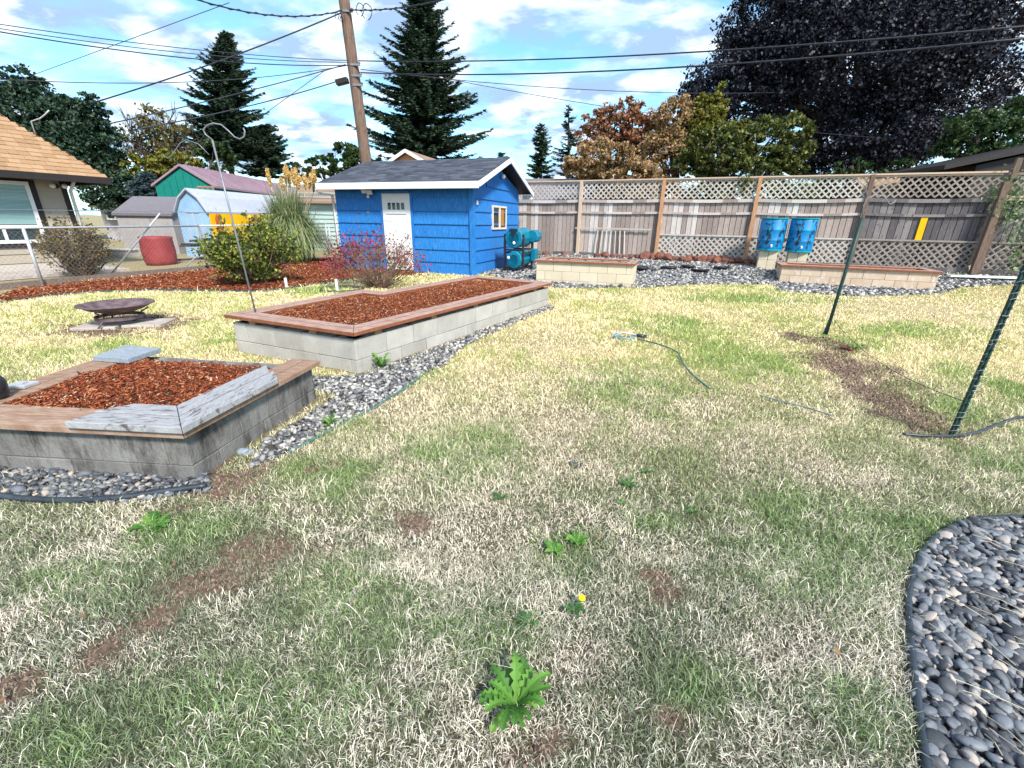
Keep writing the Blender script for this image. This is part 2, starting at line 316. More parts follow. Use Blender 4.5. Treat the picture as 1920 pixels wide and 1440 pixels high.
M_pole = mat('pole_wood', [(0.07, 0.042, 0.03), (0.17, 0.11, 0.08), (0.27, 0.19, 0.15)], 'noise', 10, (5, 5, 0.35), rough=0.95, bump=0.6)
M_wire = mat('cable', [(0.015, 0.017, 0.025), (0.04, 0.045, 0.06)], 'noise', 5, rough=0.5)
M_tealbarn = mat('teal_panel', [(0.0, 0.14, 0.11), (0.006, 0.21, 0.17)], 'both', 6, nmix=0.5, rough=0.7)
M_purproof = mat('purple_metal_roof', [(0.22, 0.13, 0.17), (0.36, 0.25, 0.29)], 'both', 3, (1, 4, 1), 0.6, 0.45, spec=0.5)
M_ltblue = mat('light_blue_panel', [(0.22, 0.38, 0.56), (0.33, 0.50, 0.68)], 'both', 5, nmix=0.7, rough=0.8)
M_yellow = mat('yellow_boards', [(0.72, 0.36, 0.0), (0.90, 0.52, 0.005)], 'both', 8, (4, 4, 1), 0.5, 0.8)
M_brick = mat('brown_pillar', [(0.30, 0.06, 0.02), (0.42, 0.12, 0.04)], 'noise', 8, rough=0.9)
M_greywall = mat('greyish_boards', [(0.28, 0.26, 0.27), (0.42, 0.40, 0.40)], 'both', 6, (1, 1, 0.5), 0.6, 0.9, dirt=((0.09, 0.08, 0.08), 3, 0.55, 0.75, (1, 1, 0.5)))
M_peach = mat('peach_stucco', [(0.60, 0.29, 0.15), (0.68, 0.34, 0.19)], 'noise', 20, rough=0.9, bump=0.2)
M_pinkwall = mat('pale_siding', [(0.45, 0.40, 0.36), (0.58, 0.53, 0.48)], 'both', 6, nmix=0.4, rough=0.9)
M_palegreen = mat('pale_green_siding', [(0.30, 0.42, 0.40), (0.44, 0.55, 0.53)], 'both', 6, nmix=0.4, rough=0.9)
M_redpot = mat('burgundy_barrel', [(0.22, 0.025, 0.03), (0.34, 0.06, 0.06)], 'noise', 6, rough=0.6)
M_timber = mat('edge_timber', [(0.14, 0.10, 0.08), (0.26, 0.20, 0.17)], 'noise', 8, (1, 5, 1), rough=0.95, bump=0.3)
M_hose = mat('green_hose', [(0.03, 0.10, 0.09), (0.08, 0.18, 0.15)], 'noise', 12, rough=0.5)
M_grey_hose = mat('grey_hose', [(0.10, 0.14, 0.14), (0.22, 0.27, 0.27)], 'noise', 20, rough=0.5)
M_sprink = mat('blue_plastic', [(0.05, 0.22, 0.36), (0.10, 0.32, 0.46)], 'noise', 8, rough=0.4)
M_bark = mat('tree_bark', [(0.045, 0.035, 0.03), (0.11, 0.09, 0.075)], 'noise', 12, (4, 4, 0.6), rough=1, bump=0.5)
M_twig = mat('shrub_twig', [(0.13, 0.08, 0.06), (0.28, 0.19, 0.15)], 'noise', 12, rough=1)
def leafmat(name, cols, t=0.2): return mat(name, cols, 'island', rough=0.6, spec=0.3, trans=t)
M_fir = leafmat('fir_needles', [(0.008, 0.024, 0.016), (0.03, 0.062, 0.038), (0.10, 0.15, 0.075)], 0.15)
M_fir2 = leafmat('dark_pine_needles', [(0.005, 0.018, 0.014), (0.02, 0.048, 0.030), (0.07, 0.12, 0.06)], 0.1)
M_spruce = leafmat('blue_spruce_needles', [(0.04, 0.07, 0.08), (0.10, 0.16, 0.17)], 0.1)
M_maple = mat('purple_leaves', [(0.004, 0.004, 0.009), (0.011, 0.011, 0.021), (0.045, 0.046, 0.066)], 'island', rough=0.5, spec=0.3, trans=0.08)
M_autumn = leafmat('russet_leaves', [(0.07, 0.045, 0.015), (0.24, 0.10, 0.05), (0.38, 0.20, 0.12), (0.40, 0.14, 0.10), (0.22, 0.20, 0.04)], 0.25)
M_autumn2 = leafmat('tan_orange_leaves', [(0.09, 0.06, 0.018), (0.30, 0.18, 0.08), (0.54, 0.34, 0.20), (0.24, 0.21, 0.04)], 0.25)
M_yelgreen = leafmat('yellow_green_leaves', [(0.035, 0.055, 0.006), (0.13, 0.15, 0.012), (0.24, 0.25, 0.04), (0.30, 0.18, 0.05)], 0.25)
M_green = leafmat('hedge_leaves', [(0.015, 0.030, 0.009), (0.075, 0.095, 0.02), (0.20, 0.20, 0.04)], 0.2)
M_mid = leafmat('mid_green_leaves', [(0.012, 0.035, 0.012), (0.035, 0.07, 0.02), (0.08, 0.12, 0.03)], 0.2)
M_shrub = leafmat('shrub_leaves', [(0.012, 0.028, 0.006), (0.05, 0.09, 0.012), (0.16, 0.21, 0.03), (0.48, 0.46, 0.10)], 0.25)
M_redshrub = leafmat('magenta_leaves', [(0.22, 0.015, 0.04), (0.42, 0.04, 0.10), (0.30, 0.08, 0.10), (0.16, 0.10, 0.06)], 0.3)
M_olive = leafmat('bramble_leaves', [(0.03, 0.035, 0.01), (0.10, 0.09, 0.03), (0.22, 0.19, 0.06), (0.16, 0.05, 0.03)], 0.2)
M_sparse = leafmat('sparse_brown_leaves', [(0.06, 0.05, 0.02), (0.16, 0.12, 0.05), (0.12, 0.14, 0.03)], 0.2)
M_weed = leafmat('weed_leaves', [(0.055, 0.16, 0.025), (0.11, 0.27, 0.04), (0.20, 0.36, 0.07)], 0.3)
M_weed_d = leafmat('dull_weed_leaves', [(0.03, 0.10, 0.025), (0.07, 0.18, 0.04)], 0.2)
M_pampas = leafmat('pampas_blades', [(0.07, 0.12, 0.04), (0.22, 0.29, 0.12), (0.42, 0.44, 0.24), (0.13, 0.20, 0.07)], 0.3)
M_plume = leafmat('pampas_plume', [(0.64, 0.36, 0.07), (0.80, 0.54, 0.18), (0.84, 0.72, 0.46)], 0.3)
M_grassm = mat('grass_blades', [(0.55, 0.55, 0.55), (0.9, 0.9, 0.9), (1.35, 1.35, 1.35)], 'island', rough=0.7, spec=0.25, attr=True, trans=0.2)
M_straw = mat('straw', [(0.45, 0.36, 0.22), (0.65, 0.56, 0.40)], 'island', rough=0.8)
M_yflower = mat('yellow_petal', [(0.85, 0.60, 0.0), (0.9, 0.7, 0.02)], 'noise', 5, rough=0.6)

# ------------------------------------------------------------------ plan of the yard (polygons on the ground)
P1 = [(-1.73, 2.06), (-1.55, 3.36), tuple(AZ(238, 652, 0.36)[:2]), tuple(AZ(-50, 744, 0.36)[:2]), (-3.62, 2.20)]
P2 = [(-1.44, 3.86), (0.67, 7.61), (-0.75, 8.45), (-1.89, 6.32), (-2.22, 6.49), (-3.06, 4.57)]
def pxpoly(pts): return [tuple(G(*p)[:2]) for p in pts]
BED = pxpoly([(1740, 1460), (1722, 1330), (1708, 1220), (1702, 1130), (1712, 1075), (1735, 1030), (1770, 1000), (1820, 980), (1880, 974), (1960, 972)])+[(3.6, 1.86), (3.6, 0.3), (1.15, 0.3)]
MULCH = pxpoly([(-60, 575), (0, 569), (60, 561), (100, 554), (200, 547), (330, 545), (470, 547), (530, 543), (600, 532), (660, 524), (740, 518)])+[(-2.2, 11.9), (-4.4, 12.6), (-6.2, 15.6), (-7.9, 11.6), (-9.3, 8.4)]
STRIP = pxpoly([(1040, 579), (985, 598), (900, 635), (860, 660), (830, 688), (790, 705), (760, 728), (700, 765), (640, 795), (600, 815), (545, 850), (500, 868), (470, 880)])+[(-1.62, 2.55), (-1.45, 3.36), (-2.2, 3.75), (-1.45, 3.83), (0.62, 7.5)]
FRONTG = pxpoly([(-70, 950), (0, 940), (120, 945), (240, 942), (330, 930), (395, 918), (390, 895)])+[(-1.74, 2.2), (-3.5, 2.3)]
GRAV = pxpoly([(930, 519), (985, 533), (1040, 541), (1200, 541), (1300, 534), (1450, 533), (1460, 546), (1600, 556), (1760, 552), (1800, 540), (1900, 533), (2050, 540)])+[(15.0, 8.9), (2.1, 14.6), (0.3, 14.9), (-0.85, 11.7)]
SLABP = None
SOILP = [(1600, 690, 75, 30), (1660, 750, 60, 30), (1740, 800, 55, 28), (1560, 648, 45, 16), (1690, 780, 50, 18), (430, 905, 85, 35), (620, 870, 26, 14), (775, 985, 42, 22), (500, 1035, 75, 32), (410, 1090, 85, 36), (300, 1170, 60, 26), (190, 1230, 60, 28), (20, 1290, 60, 30), (1240, 1355, 85, 36), (1010, 1410, 60, 38), (1255, 1120, 65, 24), (1230, 1085, 36, 13), (590, 880, 26, 14), (335, 960, 44, 12), (1130, 1320, 44, 18), (225, 610, 100, 16), (1490, 632, 30, 8), (1740, 1290, 1, 1)]
GREENP = [(880, 850, 100, 60), (820, 835, 60, 30), (1400, 672, 105, 26), (1420, 560, 110, 10), (1720, 620, 110, 12), (1730, 740, 60, 48), (1600, 650, 60, 20), (1570, 1080, 190, 110), (1720, 1010, 120, 45), (1500, 960, 130, 50), (1230, 985, 60, 25), (330, 990, 100, 40), (120, 1090, 120, 50), (450, 1340, 300, 110), (130, 1390, 130, 60), (680, 1120, 160, 80), (930, 1190, 140, 70), (1040, 1040, 90, 50), (620, 790, 60, 25), (560, 880, 50, 22), (760, 700, 60, 20), (640, 900, 90, 40), (1300, 560, 60, 8), (430, 640, 35, 16), (1180, 720, 120, 40), (600, 545, 80, 7), (180, 660, 60, 14), (1300, 1290, 140, 60), (1600, 1310, 90, 70), (1870, 720, 60, 60), (1860, 860, 80, 40), (1260, 610, 90, 20), (1600, 545, 200, 8)]
DRYP = [(1080, 810, 150, 65), (960, 1000, 170, 60), (1090, 1240, 120, 60), (720, 740, 80, 40), (560, 1090, 140, 50), (1380, 860, 200, 60), (1150, 720, 150, 40), (1700, 580, 200, 20), (300, 1230, 150, 60), (1000, 640, 100, 30), (1320, 740, 110, 40), (1500, 1180, 130, 60), (60, 1150, 80, 40)]
def blobs(lst):
    o = []
    for px, py, rx, ry in lst:
        c = G(px, py); a = G(px+rx, py); b0 = G(px, py-ry); b1 = G(px, py+ry)
        o.append((c.x, c.y, (a-c).length, (b0-b1).length/2, math.atan2(c.x, c.y)))
    return o
def mask(x, y, bl, jag=0.5):
    m = np.zeros(len(x)); nz = (fbm(x, y, 3.0)-0.5)+0.8*(vnoise(x, y, 11.0)-0.5)
    for cx_, cy_, rx, ry, th in bl:
        dx = x-cx_; dy = y-cy_; r = np.sqrt((dx/rx)**2+(dy/ry)**2)+nz*jag*2
        m = np.maximum(m, np.clip((1.3-r)/0.9, 0, 1))
    return m
SOILB, GREENB, DRYB = blobs(SOILP), blobs(GREENP), blobs(DRYP)

# ------------------------------------------------------------------ ground sheet
def axis(lo, hi, st, far): return np.concatenate([[-far, -far/3, -60, -35, lo-4, lo-1.5], np.arange(lo, hi, st), [hi+1.5, hi+4, hi+12, hi+40, far/3, far]])
def make_ground():
    xs = axis(-14, 16, 0.07, 900); ys = axis(0.2, 17, 0.07, 900)
    X, Y = np.meshgrid(xs, ys); x = X.ravel(); y = Y.ravel()
    z = gz(x, y)+np.where((np.abs(x) < 15) & (y < 17), (fbm(x, y, 1.3)-0.5)*0.03, 0)
    nx, ny = len(xs), len(ys); i = np.arange(nx*ny).reshape(ny, nx)
    Fa = np.stack([i[:-1, :-1].ravel(), i[:-1, 1:].ravel(), i[1:, 1:].ravel(), i[1:, :-1].ravel()], 1)
    s = np.clip((mask(x, y, SOILB, 0.8)[:, None]-0.35)*3.5, 0, 1); g = mask(x, y, GREENB)[:, None]; nn = fbm(x, y, 2.0)[:, None]
    ff = np.clip((y-1.6)/4, 0, 1)[:, None]; th = (np.array([0.085, 0.07, 0.045])*(1-nn)+np.array([0.055, 0.06, 0.03])*nn)*(1-ff)+np.array([0.34, 0.28, 0.15])*ff  # thatch colour darkened close by for the shaded gaps between blades
    g = g*0.6; c = th*(1-g)+np.array([0.07, 0.11, 0.035])*g*(1+ff); c = c*(1-s)+np.array([0.15, 0.095, 0.07])*s
    for P in (P1, P2): c[inpoly(x, y, offset(P, 0.1))] = (0.05, 0.03, 0.02)
    for P in (STRIP, FRONTG, BED): c[inpoly(x, y, P)] = (0.055, 0.045, 0.045)
    c[inpoly(x, y, GRAV)] = (0.13, 0.125, 0.125); c[inpoly(x, y, MULCH)] = (0.12, 0.035, 0.017)
    m = mat('ground', [(0.35, 0.35, 0.35), (0.9, 0.9, 0.9), (1.5, 1.5, 1.5)], 'noise', 45, rough=1, attr=True, bump=0.6, detail=8)
    return tag(npmesh('ground', np.stack([x, y, z], 1), Fa, m, col=c, smooth=True), kind='structure')
make_ground()
def gzn(x, y): return gz(x, y)+(fbm(x, y, 1.3)-0.5)*0.03

# ------------------------------------------------------------------ grass
FP = G(230, 610)
def make_grass():
    zones = [(0.55, 1.6, 30000, 0.027, 0.0022), (1.6, 3.0, 17000, 0.030, 0.0029), (3.0, 5.0, 8500, 0.033, 0.0041), (5.0, 8.0, 3400, 0.038, 0.0072), (8.0, 13.6, 1700, 0.042, 0.0105)]
    Vs = []; Cs = []
    for y0, y1, dens, ln, wd in zones:
        xm0 = -1.28*y1-1.2; xm1 = 1.35*y1+1.5; n = int((y1-y0)*(xm1-xm0)*dens)
        x = rng.uniform(xm0, xm1, n); y = rng.uniform(y0, y1, n)
        k = (x > -1.28*y-1.2) & (x < 1.35*y+1.5)
        for P in (P1, P2, BED, MULCH, GRAV): k &= ~inpoly(x, y, P)
        d = rng.uniform(size=n)
        for P in (STRIP, FRONTG): k &= ~(inpoly(x, y, P) & (d > 0.22*(fbm(x, y, 2.2) > 0.55)))
        x, y, d = x[k], y[k], d[k]
        sl = mask(x, y, SOILB, 0.6); k = (d > sl*0.60) & (y < 13) & (x > -9.0) & ((x+9.48)*(8.1)-(y-8.12)*(2.92) > 0)
        k &= ~((np.abs(x-FP.x) < 0.45) & (np.abs(y-FP.y) < 0.45) & (d < 0.92))
        x, y, sl = x[k], y[k], sl[k]; n = len(x)
        gr = mask(x, y, GREENB); dr = mask(x, y, DRYB); nz = fbm(x, y, 1.1); nf = fbm(x, y, 5.0)
        far = np.clip((y-1.2)/3.4, 0, 1)  # near shade painted into blade colours: greyer and darker close by, brighter beyond
        pg = np.clip(0.34+0.42*gr-0.26*dr+(nz-0.5)*1.3+(nf-0.5)*1.2-0.10*far, 0.05, 0.92)
        isg = rng.uniform(size=n) < pg
        straw = np.array([0.80, 0.73, 0.60])*(1-far[:, None])+np.array([1.0, 0.84, 0.50])*far[:, None]
        pink = np.array([0.80, 0.64, 0.54]); a = (dr*0.7*rng.uniform(size=n))[:, None]; straw = straw*(1-a)+pink*a
        a = (sl*0.8)[:, None]; straw = straw*(1-a)+np.array([0.42, 0.28, 0.22])*a
        green = np.array([0.24, 0.28, 0.17])*(1-far[:, None])+np.array([0.46, 0.52, 0.16])*far[:, None]
        br = np.array([0.22, 0.36, 0.10]); a = (gr*rng.uniform(size=n)*0.8)[:, None]; green = green*(1-a)+br*a
        c = np.where(isg[:, None], green, straw)*rng.uniform(0.75, 1.35, (n, 1))
        az = rng.uniform(0, 2*PI, n)+(nf-0.5)*2; lean = np.abs(rng.normal(0.9, 0.38, n)); lean[isg] *= 0.72
        l = ln*rng.lognormal(0, 0.35, n)*(1+0.35*gr-0.35*sl-0.25*dr*(~isg)); long = rng.uniform(size=n) < 0.02; l[long] *= 1.9
        wv = wd*rng.uniform(0.6, 1.3, n)
        dx, dy = np.cos(az), np.sin(az); z = gzn(x, y)
        side = rng.uniform(0, 2*PI, n); sxv, syv = np.cos(side)*wv*0.5, np.sin(side)*wv*0.5
        h1 = np.cos(lean)*l*0.6; r1 = np.sin(lean)*l*0.5; lean2 = np.minimum(lean+0.7, 1.75); h2 = np.maximum(h1+np.cos(lean2)*l*0.5, 0.002); r2 = r1+np.sin(lean2)*l*0.5
        V = np.empty((n, 5, 3))
        V[:, 0] = np.stack([x-sxv, y-syv, z-0.004], 1); V[:, 1] = np.stack([x+sxv, y+syv, z-0.004], 1)
        V[:, 2] = np.stack([x+dx*r1+sxv*0.9, y+dy*r1+syv*0.9, z+h1], 1); V[:, 3] = np.stack([x+dx*r1-sxv*0.9, y+dy*r1-syv*0.9, z+h1], 1)
        V[:, 4] = np.stack([x+dx*r2, y+dy*r2, z+h2], 1)
        Vs.append(V.reshape(-1, 3)); Cs.append(np.repeat(c, 5, 0))
    V = np.concatenate(Vs); c = np.concatenate(Cs); n = len(V)//5; print('grass blades', n)
    b = (np.arange(n)*5)[:, None]
    T = np.concatenate([b+[0, 1, 2], b+[0, 2, 3], b+[3, 2, 4]], 1).reshape(-1, 3)
    return tag(npmesh('grass', V, T, M_grassm, col=c), 'short patchy lawn grass, part straw dry and part green, covering the yard', 'grass', kind='stuff')
make_grass()

# ------------------------------------------------------------------ stones, mulch
ICO2 = ico(2); ICO1 = ico(1)
def pebbles(name, poly, dens, s0, s1, m, label, cat='gravel', tpl=ICO1, lift=0.3, layers=1, flat=0.55, slope=None):
    x, y = randin(poly, dens)
    n = len(x); sc = rng.uniform(s0, s1, n)*rng.lognormal(0, 0.18, n)
    S = np.stack([sc*rng.uniform(1.0, 1.6, n), sc, sc*rng.uniform(flat-0.12, flat+0.12, n)], 1)
    z = gzn(x, y)+S[:, 2]*lift+rng.uniform(0, 1, n)*sc*0.9*layers
    V, T = tpl; V = V*(1+0.12*np.sin(V[:, [1, 2, 0]]*2.3+0.7))
    P, Fa = scatter(V, T, np.stack([x, y, z], 1), rotmats(n, False, 0.5), S)
    return tag(npmesh(name, P, Fa, m, smooth=True), label, cat, kind='stuff')
pebbles('river_stones', [(min(p[0], 3.1), p[1]) for p in BED], 3300, 0.009, 0.019, M_stone, 'smooth dark grey river stones filling the curved bed at lower right', tpl=ICO2, layers=1.0)
pebbles('gravel', STRIP, 2600, 0.010, 0.018, M_gravel, 'pale rounded gravel strip along the right side of the block planters')
pebbles('gravel', FRONTG, 3600, 0.009, 0.017, M_stone, 'rounded gravel strip in front of the dark stained block planter')
pebbles('gravel', GRAV, 750, 0.018, 0.034, M_gravel, 'pale grey gravel bed along the foot of the wooden fence', tpl=ico(1))
CHIP = (np.array([(-1, 0, 0), (0.1, 0.5, 0), (1, 0.05, 0.1), (0, -0.45, 0.1), (0, 0, 0.6)]), np.array([(0, 1, 4), (1, 2, 4), (2, 3, 4), (3, 0, 4), (0, 3, 1), (1, 3, 2)]))
def chips(name, poly, zf, dens, ln, label, base=True):
    x, y = randin(poly, dens); n = len(x); sc = ln*rng.lognormal(0, 0.35, n)
    S = np.stack([sc, sc*rng.uniform(0.25, 0.6, n), sc*rng.uniform(0.25, 0.5, n)], 1)
    z = zf(x, y)+rng.uniform(0, 1.0, n)*ln*0.8
    P, Fa = scatter(CHIP[0], CHIP[1], np.stack([x, y, z], 1), rotmats(n, False, 0.5), S)
    o = npmesh(name, P, Fa, M_mulch); return tag(o, label, 'mulch', kind='stuff')
chips('bark_mulch', MULCH, lambda x, y: gzn(x, y)+0.03*fbm(x, y, 2), 900, 0.034, 'red bark mulch bed on the ground below the wire fence')

def clods():
    xs, ys = [], []
    for cx_, cy_, rx, ry, th_ in SOILB:
        if rx < 0.02: continue
        n = int(min(6000, rx*ry*15000)); xs.append(cx_+rng.normal(0, 0.62, n)*rx); ys.append(cy_+rng.normal(0, 0.62, n)*ry)
    x = np.concatenate(xs); y = np.concatenate(ys); k = mask(x, y, SOILB, 0.8) > 0.25
    for P in (P1, P2, BED, STRIP, FRONTG): k &= ~inpoly(x, y, P)
    x, y = x[k], y[k]; n = len(x); sc = np.minimum(rng.lognormal(-6.0, 0.45, n), 0.007)*(1+0.25*y)
    P, Fa = scatter(ICO1[0]*(1+0.25*np.sin(ICO1[0][:, [1, 2, 0]]*5)), ICO1[1], np.stack([x, y, gzn(x, y)+sc*0.2], 1), rotmats(n), np.stack([sc*1.3, sc, sc*0.8], 1))
    m = mat('soil_clods', [(0.05, 0.032, 0.024), (0.15, 0.095, 0.07), (0.28, 0.20, 0.15)], 'island', rough=1)
    tag(npmesh('soil', P, Fa, m), 'loose reddish brown soil crumbs on the bare patches of the lawn', 'soil', kind='stuff')
clods()
# ------------------------------------------------------------------ raised block planters
def planter(name, poly, z_top, label, mblock, courses, capw, capm, nplank, mulch_label, blen=0.4, spacer=0.0, chm=None, mz=0.0, capedges=None, wallt=0.19, caplift=0.0, square=(), thick=0.038, ground_extra=0.1):
    c = Vector((sum(p[0] for p in poly)/len(poly), sum(p[1] for p in poly)/len(poly), 0)); c.z = float(gz(c.x, c.y))
    r = empty(name, c, label, 'planter'); op = offset(poly, 0.05); ip = offset(op, wallt)
    ct = z_top-thick-spacer; bh = 0.2; n = len(poly)
    cb = MB()
    cb2 = [tuple(q) for q in offset(op, 0.006)]
    for i in range(n):
        a = Vector(cb2[i]); b = Vector(cb2[(i+1) % n]); ia = Vector(ip[i]); ib = Vector(ip[(i+1) % n])
        cb.prism([a, b, ib, ia], -0.05, ct-0.004)
    cb.build('mortar_core', M_mortar, r)
    wb = MB()
    for i in range(n):
        a = Vector(op[i]); b = Vector(op[(i+1) % n]); d = b-a; l = d.length; d.normalize(); nn = Vector((-d.y, d.x))
        for k in range(courses):
            z1 = ct-k*bh; z0 = z1-bh+0.005; s = -(0.2 if (k+i) % 2 else 0.0)
            if k == courses-1: z0 = z1-bh-0.02
            while s < l-0.01:
                s0 = max(s, 0.0); s1 = min(s+blen-0.006, l-(0.0 if s+blen >= l else 0))
                if s1-s0 > 0.03:
                    jj = rng.uniform(-0.003, 0.003); tt = 0.03
                    p0 = a+d*s0-nn*jj; p1 = a+d*s1-nn*jj
                    e0 = 0.0 if s0 > 0.01 else 0.0
                    wb.prism([p0, p1, p1+nn*tt, p0+nn*tt], z0, z1+rng.uniform(-0.002, 0.002))
                    if k == 0:
                        q0 = p0+nn*0.034; q1 = p1+nn*0.034
                        wb.prism([q0+d*0.03, q1-d*0.03, q1-d*0.03+nn*(wallt-0.045), q0+d*0.03+nn*(wallt-0.045)], ct-0.06, z1-0.001)
                s += blen
    wb.build('block_wall', mblock, r, bevel=0.004)
    fl = MB(); fp = offset(ip, -0.01); fl.prism([tuple(q) for q in fp], -0.02, z_top-0.11+mz); fl.build('soil_fill', M_soil, r)
    if capm:
        for i in range(n):
            if capedges is not None and i not in capedges: continue
            ww = capw/nplank
            for k in range(nplank):
                A = offset(poly, k*ww); B_ = offset(poly, (k+1)*ww-0.011); j = (i+1) % n
                a, b = Vector(A[i]), Vector(A[j]); dd = (b-a).normalized()*0.0015; B_ = [Vector(v) for v in B_]; u_ = (Vector(poly[j])-Vector(poly[i])).normalized(); w_ = Vector((-u_.y, u_.x))
                if j in square: b = Vector(poly[j])+w_*k*ww; B_[j] = Vector(poly[j])+w_*((k+1)*ww-0.011)
                if i in square: a = Vector(poly[i])+w_*k*ww; B_[i] = Vector(poly[i])+w_*((k+1)*ww-0.011)
                q = MB().prism([a+dd, b-dd, Vector(B_[j])-dd, Vector(B_[i])+dd], z_top-thick+caplift, z_top+caplift)
                if capm is M_cap: q.mi = [0, 0, 1, 1, 1, 1]; q.build('cap_board', [M_cap, M_capedge], r, bevel=0.004)
                else: q.build('cap_board', capm, r, bevel=0.004)
            if spacer:
                a = Vector(op[i]); b = Vector(op[(i+1) % n]); l = (b-a).length; d = (b-a)/l; nn = Vector((-d.y, d.x)); 
                for t in np.arange(0.3, l-0.1, 0.85): MB().box(((a+d*t+nn*0.05).x, (a+d*t+nn*0.05).y, z_top-thick-spacer/2+0.001), (0.09, 0.1, spacer-0.003), (Vector((d.x, d.y, 0)), Vector((nn.x, nn.y, 0)), Vector((0, 0, 1)))).build('spacer_block', M_shim, r)
    if mulch_label:
        zf = lambda x, y: z_top-0.115+mz+0.05*fbm(x, y, 2.5)
        chips('bark_mulch', [tuple(q) for q in offset(ip, -0.02)], zf, 5200 if chm is None else chm, 0.017, mulch_label)
    return r
p2 = planter('block_planter', P2, 0.455, 'long raised planter of pale concrete blocks with notched redwood cap boards', M_block, 2, 0.25, M_cap, 2, 'red bark mulch filling the long notched block planter', spacer=0.05, mz=0.05)
p1 = planter('block_planter', P1, 0.35, 'near raised planter of dark stained concrete blocks with peeling grey and tan cap boards', M_block_d, 2, 0.25, M_captan, 2, 'red bark mulch filling the near stained block planter', capedges=(0, 2, 4), square=(1, 2), mz=0.07, chm=9000)
def flatboard(pts, z0, z1, m, par, name='cap_board', lab=None):
    o = MB().prism(pts, z0, z1).build(name, m, par, bevel=0.004)
    if lab: o['label'] = lab
    return o
# left side board, back slab and the raised grey corner boards of the near planter
bl = Vector((-2.94, 3.55)); lf = Vector((-3.50, 2.35)); d = (lf-bl).normalized(); nn = Vector((-d.y, d.x))
NP = Vector(P1[0]); RP = Vector(P1[1]); FL = Vector((-2.37, 2.10)); o25 = offset(P1, 0.28); ic = Vector(o25[0])
du = (RP-NP).normalized(); fu = (Vector(P1[4])-NP).normalized(); nR = Vector((-du.y, du.x)); nF = Vector((fu.y, -fu.x))
zt = 0.352
for k in range(2):
    a0 = 0.14*k-0.02; a1 = 0.14*(k+1)-0.034; s_ = 1.0
    def cor(w): return Vector(offset(P1, w)[0])
    lf_ = 0.66+0.0*k; lr = 0.78-0.02*k
    cA, cB = cor(a0), cor(a1)
    fA = cA+fu*lf_; fB = cB+fu*(lf_-0.3-(0.0 if k else -0.04))
    if k == 0: fB = cB+fu*(lf_-0.02-0.16); fA = cA+fu*(lf_+0.0)
    else: fA = cA+fu*(lf_-0.16); fB = cB+fu*(lf_-0.40)
    e = du*0.002-fu*0.0
    flatboard([cA+fu*0.002, cB+fu*0.002, fB, fA][::-1] if False else [fA, cA+fu*0.002, cB+fu*0.002, fB], zt, zt+0.04, M_capgrey, p1, lab='peeling grey painted board at the near corner')
    rA = cA+du*(lr+0.0); rB = cB+du*(lr+0.02)
    flatboard([cA+du*0.002, rA, rB, cB+du*0.002], zt, zt+0.04, M_capgrey2, p1, lab='peeling grey painted board at the near corner')
# paver lying on the back corner, and small cover plate by the left edge
pv = [AZ(*q, 0.37) for q in ((303, 657), (238, 651), (174, 673), (240, 678))]
tag(MB().prism([(q.x, q.y) for q in pv], 0.353, 0.392).build('paving_slab', M_paver, bevel=0.004), 'flat grey paving slab lying on the far corner of the near planter', 'slab')
q = AZ(42, 722, 0.36); tag(MB().box((q.x, q.y, 0.362), (0.13, 0.10, 0.022)).box((q.x, q.y, 0.378), (0.05, 0.04, 0.012)).build('metal_plate', M_galv, bevel=0.004), 'small pale metal plate lying on the left board of the near planter', 'plate')
q = AZ(-12, 745, 0.36)
r_ = empty('plastic_canister', (q.x, q.y, 0.352), 'black plastic canister half out of frame on the left end of the near planter', 'canister')
MB().lathe([(0.06, 0), (0.075, 0.02), (0.078, 0.10), (0.06, 0.14), (0.03, 0.155)], (q.x, q.y, 0.353)).build('canister_body', M_plastic, r_, smooth=True)
MB().lathe([(0.026, 0.156), (0.026, 0.175)], (q.x, q.y, 0.353), 12).build('canister_cap', M_plastic, r_)

def gpoly(pts): return [tuple(G(*p)[:2]) for p in pts]
a = G(1000, 530); b = G(1186, 541); ax = Vector((b.x-a.x, b.y-a.y)); 
d3 = ax.normalized(); n3 = Vector((-d3.y, d3.x)); z3 = float(gz(a.x, a.y+0.4))
P3 = [a.xy, b.xy, b.xy+n3*1.15+d3*0.05, a.xy+n3*1.15]
planter('block_planter', [tuple(p) for p in P3], UP(a, 487), 'small cream block planter with redwood rim between the shed and the fence', M_block_t, 3, 0.20, M_cap, 2, None, mz=0.02)
a = G(1456, 531); b = G(1757, 549); d4 = Vector((b.x-a.x, b.y-a.y)).normalized(); n4 = Vector((-d4.y, d4.x))
P4 = [a.xy, b.xy, b.xy+n4*0.95, a.xy+n4*0.95]
planter('block_planter', [tuple(p) for p in P4], UP(a, 496), 'long orange tan block planter in front of the rain barrels and fence', M_block_o, 3, 0.2, M_cap, 1, None, mz=0.0)
